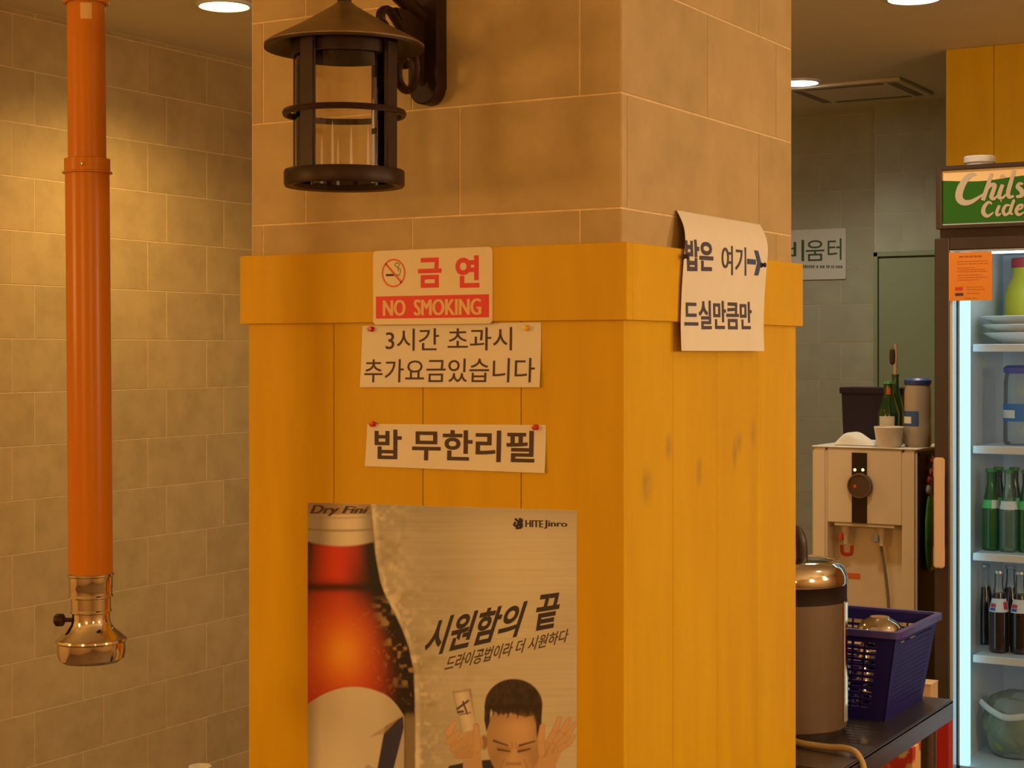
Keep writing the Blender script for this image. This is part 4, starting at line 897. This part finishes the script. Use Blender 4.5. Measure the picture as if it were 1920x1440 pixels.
bx0 = pix(1597, 900, Y=DY).x; bx1 = pix(1625, 900, Y=DY).x
link('display_strip', box(dl(bx0, DY - 0.001, zr1 + 0.002), dl(bx1, DY + 0.006, DZ - 0.014), 0.001), M('display_black', (0.022, 0.014, 0.010), 0.12), t)
dc = pix(1611, 911, Y=DY - 0.012)
dial = link('dial', lathe([(0.043, 0.0), (0.043, 0.009), (0.037, 0.012), (0.035, 0.009), (0.0, 0.009)], 40), M('dial_brown', (0.085, 0.045, 0.028), 0.25), t, dl(dc.x, DY - 0.001, dc.z), (R_(90), 0, 0))
link('dial_rim', lathe([(0.036, 0.009), (0.043, 0.0095), (0.042, 0.013), (0.037, 0.0135), (0.036, 0.009)], 40), m_satin, dial)
link('dial_mark', lathe([(0.0, 0.0115), (0.005, 0.011), (0.0055, 0.009)], 14), M('dial_red', (0.5, 0.02, 0.02), 0.3, emit=((0.8, 0.05, 0.03), 0.25)), dial, (-0.016, -0.002, 0))
for px in (1603, 1618):
    q = pix(px, 881, Y=DY); link('indicator', lathe([(0.0, 0.004), (0.0045, 0.003), (0.0055, 0)], 14), M('indicator_lamp', (1, 0.8, 0.4), 0.3, emit=((1, 0.72, 0.30), 1.2)), t, dl(q.x, DY - 0.001, q.z), (R_(90), 0, 0))
q0 = pix(1562, 980, Y=DY); q1 = pix(1676, 992, Y=DY)
link('tap_bar', box(dl(q0.x, DY + 0.008, q1.z), dl(q1.x, DY + 0.079, zr1 - 0.001), 0.003), m_dispenser, t)
def tap(px, mat, lab):
    q = pix(px, 1010, Y=DY + 0.04)
    o = link('tap', lathe([(0.0, -0.052), (0.009, -0.052), (0.011, -0.03), (0.014, -0.022), (0.014, 0.012), (0.0, 0.012)], 18), m_dispenser, t, dl(q.x, DY + 0.042, q1.z - 0.012)); o['label'] = lab
    link('tap_lever', box((-0.022, -0.022, -0.040), (-0.006, -0.006, -0.014), 0.003), mat, o)
tap(1586, M('tap_red', (0.60, 0.06, 0.05), 0.4), 'cream tap with red lever'); tap(1653, M('tap_blue', (0.28, 0.33, 0.36), 0.4), 'cream tap with grey-blue lever')
uz = pix(1588, 1032, Y=DY + 0.08)
link('red_sticker', tube(smooth_path([(uz.x - 0.018 - DC, 0.078, uz.z + 0.018 - FL), (uz.x - 0.016 - DC, 0.078, uz.z - 0.008 - FL), (uz.x - DC, 0.078, uz.z - 0.014 - FL), (uz.x + 0.016 - DC, 0.078, uz.z - 0.008 - FL), (uz.x + 0.018 - DC, 0.078, uz.z + 0.018 - FL)]), 0.006, 8, flat=0.35), M('sticker_red', (0.66, 0.05, 0.045), 0.5), t)
o0 = pix(1589, 1074, Y=DY + 0.08); o1 = pix(1613, 1086, Y=DY + 0.08)
link('orange_sticker', box(dl(o0.x, DY + 0.0785, o1.z), dl(o1.x, DY + 0.0802, o0.z)), M('sticker_orange', (0.72, 0.15, 0.02), 0.5), t)
hz = [pix(a, b, Y=DY + 0.055) for a, b in ((1652, 1012), (1654, 1030), (1660, 1070), (1664, 1110), (1666, 1145), (1668, 1200))]
link('drain_hose', tube(smooth_path([dl(v.x, DY + 0.045 + 0.003 * i, v.z) for i, v in enumerate(hz[:5])]), 0.0055, 8), M('grey_hose', (0.20, 0.17, 0.12), 0.5), t)
link('drip_tray', box(dl(rx0 + 0.004, DY - 0.02, zr0 - 0.012), dl(rx1 - 0.004, DY + 0.078, zr0 + 0.004), 0.003), M('tray_grey', (0.30, 0.25, 0.18), 0.4), t)

# things on the dispenser
TZ = DZ + 0.006
b0 = pix(1577, 726, Y=3.14); b1 = pix(1690, 726, Y=3.14)
t = thing('storage_box', 'dark violet plastic storage box on top of the water dispenser', 'box', ((b0.x + b1.x) / 2, 3.20, TZ))
hw = (b1.x - b0.x) / 2; bh = b0.z - TZ
bm = bmesh.new(); vs = []
for z, k in ((0, 0.94), (bh - 0.02, 1.0)):
    vs.append([bm.verts.new((sx * hw * k, sy * 0.055 * k, z)) for sx, sy in ((-1, -1), (1, -1), (1, 1), (-1, 1))])
bm.faces.new(vs[0]); 
for i in range(4): bm.faces.new((vs[0][i], vs[0][(i + 1) % 4], vs[1][(i + 1) % 4], vs[1][i]))
ins = [bm.verts.new((v.co.x * 0.94, v.co.y * 0.86, v.co.z)) for v in vs[1]]; inb = [bm.verts.new((v.co.x * 0.9, v.co.y * 0.8, 0.006)) for v in vs[0]]
for i in range(4): bm.faces.new((vs[1][i], vs[1][(i + 1) % 4], ins[(i + 1) % 4], ins[i])); bm.faces.new((ins[i], ins[(i + 1) % 4], inb[(i + 1) % 4], inb[i]))
bm.faces.new(inb)
m_dv = M('dark_violet_plastic', (0.018, 0.012, 0.026), 0.5, spec=0.25)
link('box_wall', bm_mesh(bm), m_dv, t)
bm = bmesh.new()
for lo, hi in (((-hw - 0.006, -0.062, bh - 0.022), (hw + 0.006, -0.052, bh)), ((-hw - 0.006, 0.052, bh - 0.022), (hw + 0.006, 0.062, bh)), ((-hw - 0.006, -0.052, bh - 0.022), (-hw + 0.004, 0.052, bh)), ((hw - 0.004, -0.052, bh - 0.022), (hw + 0.006, 0.052, bh))): add_box(bm, lo, hi, 0.002)
link('rim', bm_mesh(bm, 35), m_dv, t)
c0 = pix(1608, 838, Y=3.0)
t = thing('white_towel', 'crumpled white towel lying on the water dispenser', 'towel', (c0.x, 3.0, TZ))
bm = bmesh.new(); nx, ny = 28, 16; G = []
for i in range(nx + 1):
    row = []
    for j in range(ny + 1):
        u = i / nx * 2 - 1; v = j / ny * 2 - 1; e = max(0, 1 - abs(u) ** 3) * max(0, 1 - abs(v) ** 4)
        h = e ** 0.6 * (0.034 + 0.010 * math.sin(3.1 * u + 2.6) + 0.004 * math.sin(6 * u + 3 * v) + 0.003 * math.cos(5 * v + 2 * u)) + 0.002
        row.append(bm.verts.new((u * 0.072, v * 0.045, h)))
    G.append(row)
for i in range(nx):
    for j in range(ny): bm.faces.new((G[i][j], G[i + 1][j], G[i + 1][j + 1], G[i][j + 1]))
base = [bm.verts.new((v.co.x, v.co.y, 0)) for v in (G[0][0], G[nx][0], G[nx][ny], G[0][ny])]
link('cloth', bm_mesh(bm, 80), M('white_cloth', (0.72, 0.70, 0.62), 0.9, bump=(120, 0.3, 0.002)), t)
def cup(px0, px1, ytop, Y, label, zb=TZ):
    a = pix(px0, ytop, Y=Y); b = pix(px1, ytop, Y=Y); r = (b.x - a.x) / 2 * 1.06; h = a.z - zb
    t = thing('white_cup', label, 'cup', ((a.x + b.x) / 2, Y, zb))
    link('cup_wall', lathe([(0.0, 0.0), (r * 0.74, 0.0), (r * 0.80, 0.006), (r * 0.97, h * 0.9), (r, h - 0.003), (r * 0.97, h), (r * 0.92, h * 0.9), (r * 0.74, 0.008), (0, 0.008)], 32), M('white_ceramic', (0.76, 0.68, 0.56), 0.3), t)
    return t
cup(1641, 1693, 799, 2.95, 'white cup standing before the green bottles on the dispenser')
m_soju = M('soju_green', (0.012, 0.055, 0.014), 0.10, spec=0.7)
q = pix(1666, 760, Y=3.037); topz = pix(1660, 715, Y=3.037).z
bottle('soju_bottle', 'green soju bottle with cream label and red neck mark on the dispenser', 'bottle', (q.x, 3.037, TZ), topz - TZ, 0.037, m_soju, m_cap_g, [(0.28, 0.46, M('cream_label', (0.62, 0.55, 0.40), 0.6), (R_(-125), R_(-40))), (0.80, 0.90, M('mark_red', (0.6, 0.10, 0.03), 0.5), (R_(-100), R_(-50)))])
q = pix(1679, 760, Y=3.105); topz2 = pix(1679, 700, Y=3.105).z
t = bottle('tall_bottle', 'taller green bottle with a brush stuck in its neck, behind the soju bottle', 'bottle', (q.x, 3.105, TZ), topz2 - TZ, 0.027, M('bottle_green2', (0.02, 0.07, 0.03), 0.15), None, [])
a = pix(1677, 645, Y=3.105)
t2 = thing('bottle_brush', 'dark bristled brush with pale handle standing in the tall bottle', 'brush', (q.x, 3.105, topz2))
link('handle', tube([(0, 0, -0.03), (-0.001, 0, 0.03), (0.002, 0, 0.06), (0.001, 0, a.z - topz2)], [0.006, 0.007, 0.006, 0.0065], 8), M('pale_wood', (0.55, 0.40, 0.24), 0.6), t2)
link('bristles', lathe([(0.004, 0.03), (0.010, 0.036), (0.011, 0.06), (0.009, 0.082), (0.003, 0.088)], 16), M('dark_bristle', (0.05, 0.03, 0.02), 0.8), t2, (-0.009, -0.004, 0))
pa = pix(1694, 725, Y=3.03); pb = pix(1746, 725, Y=3.03); r = (pb.x - pa.x) / 2
pitcher(((pa.x + pb.x) / 2 + 0.002, 3.03, TZ), r * 0.96, pix(1720, 709, Y=3.03).z - TZ, M('blue_lid', (0.03, 0.06, 0.26), 0.4), M('blue_label2', (0.03, 0.11, 0.32), 0.5), 'tan pitcher with domed blue lid and blue label on the dispenser', R_(165), R_(290), M('tan_plastic', (0.46, 0.38, 0.27), 0.35))
# pouch hung on the dark side of the dispenser
t = thing('hanging_pouch', 'dark green pouch with red and white spots hung on the dispenser side', 'pouch', (DX1, DY + 0.10, 0.80))
me = blob(40, 0.012, 0.055, 0.145, 0.03, 0.135)
o = link('pouch', me, M('pouch_green', (0.05, 0.14, 0.03), 0.4, noise=(6, (0.10, 0.42, 0.05), (1, 1, 1), 0.45, 0.7)), t, (0.012, 0, 0))
for i, (y, z, mt) in enumerate(((-0.01, 0.315, 'red'), (-0.02, 0.285, 'white'), (0.0, 0.262, 'red'), (0.015, 0.34, 'red'), (0.03, 0.38, 'red'))):
    link('spot', blob(60 + i, 0.008, 0.017, 0.017, 0.05, 0, 2), M('spot_red', (0.45, 0.05, 0.04), 0.5) if mt == 'red' else M('spot_white', (0.5, 0.48, 0.45), 0.5), t, (0.010, y, z))
link('hook', tube([(0.0, 0.0, 0.20), (0.010, 0.0, 0.20), (0.010, 0.02, 0.40), (0.0, 0.02, 0.40)], 0.003, 6), m_steel, t)

# ================================================================== steel counter and what stands on it
KX0, KX1, KY0, KY1, KZ = -0.60, 0.092, 0.86, 1.725, 0.65
t = thing('steel_counter', 'stainless steel counter behind the pillar, before the refrigerator', 'counter', ((KX0 + KX1) / 2, (KY0 + KY1) / 2, FL))
kl = lambda x, y, z: (x - (KX0 + KX1) / 2, y - (KY0 + KY1) / 2, z - FL)
bm = bmesh.new(); add_box(bm, kl(KX0, KY0, KZ - 0.012), kl(KX1, KY1, KZ), 0.004, 2)
for lo, hi in (((KX1 - 0.006, KY0, KZ - 0.052), (KX1, KY1, KZ - 0.003)), ((KX0, KY0, KZ - 0.052), (KX0 + 0.006, KY1, KZ - 0.003)), ((KX0 + 0.006, KY0, KZ - 0.052), (KX1 - 0.006, KY0 + 0.006, KZ - 0.003)), ((KX0 + 0.006, KY1 - 0.006, KZ - 0.052), (KX1 - 0.006, KY1, KZ - 0.003))): add_box(bm, kl(*lo), kl(*hi), 0.001)
m_cnt = M('counter_steel', (0.17, 0.135, 0.115), 0.30, 0.8, noise=(50, (0.13, 0.105, 0.09), (1, 0.06, 1), 0.3, 0.7))
link('counter_top', bm_mesh(bm, 35), m_cnt, t)
for x in (KX0 + 0.04, KX1 - 0.05):
    for y in (KY0 + 0.04, KY1 - 0.05): link('leg', lathe([(0.0, 0.0), (0.02, 0.0), (0.02, KZ - FL - 0.004)], 16), m_cnt, t, kl(x, y, FL))
link('lower_shelf', box(kl(KX0 + 0.03, KY0 + 0.03, FL + 0.22), kl(KX1 - 0.03, KY1 - 0.03, FL + 0.24), 0.002), m_cnt, t)

# rice cooker
t = thing('rice_cooker', 'large round rice cooker with chrome lid and dark band on the steel counter', 'rice cooker', (-0.153, 1.185, KZ))
R0 = 0.14
link('body', lathe([(0.0, 0.008), (R0 * 0.9, 0.008), (R0 * 0.99, 0.018), (R0, 0.03), (R0, 0.312)], 56), m_satin, t)
link('foot_ring', lathe([(R0 * 0.86, 0.0), (R0 * 0.92, 0.0), (R0 * 0.95, 0.016), (R0 * 0.86, 0.016)], 48), m_darkplastic, t)
link('band', lathe([(R0, 0.312), (R0 * 0.992, 0.315), (R0 * 0.992, 0.350), (R0, 0.352)], 56), M('band_brown', (0.014, 0.006, 0.004), 0.6, spec=0.2), t)
lid = link('lid', lathe([(R0, 0.352), (R0 * 1.01, 0.356), (R0 * 1.0, 0.372), (R0 * 0.95, 0.392), (R0 * 0.85, 0.404), (R0 * 0.6, 0.410), (0, 0.412)], 56), m_chrome, t)
link('lid_handle', tube(smooth_path([(-0.05, -0.01, 0.408), (-0.046, -0.01, 0.455), (-0.02, -0.01, 0.478), (0.02, -0.01, 0.478), (0.036, -0.01, 0.455), (0.040, -0.01, 0.408)]), 0.014, 12), m_darkplastic, lid)
link('highlight_strip', box((R0 * 0.985, -0.012, 0.03), (R0 * 1.03, 0.012, 0.315), 0.003), m_chrome, t, (0, 0, 0), (0, 0, R_(2)))  # added chrome strip in place of the highlight down the cooker side
cb = Vector((-0.153, 1.185, KZ))
t = thing('tan_cable', 'tan cable lying on the steel counter and hanging over its edge', 'cable', (0.05, 1.0, KZ))
link('cable', tube(smooth_path([cb + Vector(p) - Vector((0.05, 1.0, KZ)) for p in ((0.06, -0.142, 0.010), (0.10, -0.165, 0.010), (0.16, -0.170, 0.010), (0.205, -0.178, 0.014), (0.238, -0.19, 0.006), (0.258, -0.20, -0.04), (0.262, -0.21, -0.16))]), 0.0075, 8), M('tan_cable_skin', (0.42, 0.30, 0.12), 0.45), t)

# basket
BX0, BX1, BY0, BY1, BH = -0.36, 0.022, 1.375, 1.685, 0.222
t = thing('plastic_basket', 'violet blue slatted plastic basket on the steel counter', 'basket', ((BX0 + BX1) / 2, (BY0 + BY1) / 2, KZ))
hx, hy = (BX1 - BX0) / 2, (BY1 - BY0) / 2; FLR = 0.036
def wallpt(side, s, z):
    k = z / BH; ex = hx + FLR * k; ey = hy + FLR * 0.55 * k
    return {'+x': Vector((ex, s * ey, z)), '-x': Vector((-ex, s * ey, z)), '+y': Vector((s * ex, ey, z)), '-y': Vector((s * ex, -ey, z))}[side]
def patch(bm, side, s0, s1, z0, z1, th=0.003):
    nrm = {'+x': Vector((1, 0, 0)), '-x': Vector((-1, 0, 0)), '+y': Vector((0, 1, 0)), '-y': Vector((0, -1, 0))}[side] * th
    c = [wallpt(side, s0, z0), wallpt(side, s1, z0), wallpt(side, s1, z1), wallpt(side, s0, z1)]
    v = [bm.verts.new(p) for p in c] + [bm.verts.new(p - nrm) for p in c]
    for f in ((0, 1, 2, 3), (4, 5, 6, 7), (0, 1, 5, 4), (1, 2, 6, 5), (2, 3, 7, 6), (3, 0, 4, 7)): bm.faces.new([v[i] for i in f])
for side in ('+x', '-x', '+y', '-y'):
    bm = bmesh.new()
    patch(bm, side, -1, -0.80, 0.0, BH); patch(bm, side, 0.80, 1, 0.0, BH); patch(bm, side, -0.8, 0.8, 0.0, 0.03); patch(bm, side, -0.8, 0.8, BH - 0.03, BH)
    link('side_frame', bm_mesh(bm), m_purple, t)
    bm = bmesh.new(); n = 13 if side in ('+x', '-x') else 11
    for i in range(n):
        z = 0.033 + (BH - 0.066) * i / n; patch(bm, side, -0.8, 0.8, z, z + (BH - 0.066) / n * (0.88 if side[1] == 'x' else 0.5), 0.0022)
    for i in range(1, 12 if side[1] == 'y' else 1):
        s = -0.8 + 1.6 * i / 12; patch(bm, side, s - 0.010, s + 0.010, 0.03, BH - 0.03, 0.0030)
    o = link('slats', bm_mesh(bm), m_purple, t); o['kind'] = 'stuff'
bm = bmesh.new(); loop = []
ex, ey = hx + FLR + 0.004, hy + FLR * 0.55 + 0.004
ol = rrect(-ex, ex, -ey, ey, 0.02, 4)
A = [(bm.verts.new((x, y, BH - 0.014)), bm.verts.new((x, y, BH + 0.002))) for x, y in rrect(-ex - 0.008, ex + 0.008, -ey - 0.008, ey + 0.008, 0.022, 4)]
B = [(bm.verts.new((x, y, BH - 0.004)), bm.verts.new((x, y, BH + 0.002))) for x, y in rrect(-ex + 0.008, ex - 0.008, -ey + 0.008, ey - 0.008, 0.016, 4)]
n = len(A)
for i in range(n):
    j = (i + 1) % n
    bm.faces.new((A[i][0], A[j][0], A[j][1], A[i][1])); bm.faces.new((A[i][1], A[j][1], B[j][1], B[i][1])); bm.faces.new((B[i][1], B[j][1], B[j][0], B[i][0])); bm.faces.new((B[i][0], B[j][0], A[j][0], A[i][0]))
link('rim', bm_mesh(bm, 35), M('violet_rim', (0.05, 0.04, 0.24), 0.35), t)
link('basket_floor', box((-hx + 0.003, -hy + 0.003, 0.001), (hx - 0.003, hy - 0.003, 0.005)), m_purple, t)
# steel bowls in the basket
def bowl(x, y, z, r, tilt, label):
    t = thing('steel_bowl', label, 'bowl', (x, y, z), 0, 'steel bowls in the basket'); t.rotation_euler = (R_(tilt[0]), R_(tilt[1]), 0)
    link('bowl_shell', lathe([(r, 0.0), (r * 1.05, 0.002), (r * 1.0, 0.006), (r * 0.93, r * 0.35), (r * 0.75, r * 0.62), (r * 0.45, r * 0.76), (r * 0.40, r * 0.82), (0.0, r * 0.80)], 36), m_chrome, t)
bb = pix(1658, 1175, Y=1.57)
bxx = min(bb.x, -0.055)
for k, lb in enumerate(('lowest steel bowl of the tall pile in the basket', 'second steel bowl of the tall pile in the basket', 'third steel bowl of the tall pile in the basket', 'shiny upturned steel bowl showing above the basket rim')):
    bowl(bxx, 1.575, KZ + 0.006 + 0.056 * k, 0.060, (0, 0), lb)
for k, lb in enumerate(('lower steel bowl of the pile beside the cooker', 'upper steel bowl of the pile beside the cooker')): bowl(bxx - 0.10, 1.455, KZ + 0.006 + 0.056 * k, 0.060, (0, 0), lb)
for k, lb in enumerate(('lower steel bowl at the back left of the basket', 'upper steel bowl at the back left of the basket')): bowl(bxx - 0.145, 1.60, KZ + 0.006 + 0.056 * k, 0.060, (0, 0), lb)

# under and behind the counter
ca = pix(1746, 1283, Y=2.25)
t = thing('beige_carton', 'plain beige carton standing behind the counter end, before the refrigerator', 'carton', (ca.x - 0.14, 2.285, FL))
hh = ca.z - FL
link('carton_body', box((-0.14, -0.035, 0), (0.14, 0.035, hh - 0.004), 0.002), M('beige_card', (0.62, 0.45, 0.26), 0.7, noise=(12, (0.56, 0.40, 0.22), (1, 1, 1), 0.3, 0.7)), t)
link('lid_flap', box((-0.141, -0.036, hh - 0.004), (0.141, -0.001, hh), 0.001), MATS['beige_card'], t); link('lid_flap', box((-0.141, 0.001, hh - 0.004), (0.141, 0.036, hh), 0.001), MATS['beige_card'], t)
ra = pix(1712, 1402, Y=1.95)
t = thing('red_carton', 'red and yellow printed carton under the counter end', 'carton', (ra.x - 0.14, 2.04, FL))
hh = ra.z - FL
m_rc = M('red_yellow_print', (0.55, 0.035, 0.02), 0.6, noise=(14, (0.72, 0.46, 0.14), (1, 1, 1), 0.50, 0.56))
link('carton_body', box((-0.14, -0.09, 0), (0.14, 0.09, hh), 0.002), m_rc, t)
rb = pix(1757, 1380, Y=2.02)
t = thing('red_crate', 'narrow red crate edge beside the refrigerator door under the counter', 'crate', (rb.x - 0.02, 2.16, FL))
hh = rb.z - FL + 0.03
link('crate_wall', box((-0.03, -0.02, 0), (0.02, 0.02, hh), 0.003), M('crate_red', (0.40, 0.02, 0.015), 0.45), t); link('crate_edge', box((-0.042, -0.022, 0), (-0.03, 0.0, hh), 0.002), M('crate_grey', (0.40, 0.32, 0.24), 0.5), t)

# ------------------------------------------------------------------ plan units to metres, floor at height 0
for o in list(scn.objects):
    if o.parent is None and o.type != 'CAMERA':
        o.location = (o.location - Vector((0, 0, FL))) * UNIT; o.scale = o.scale * UNIT
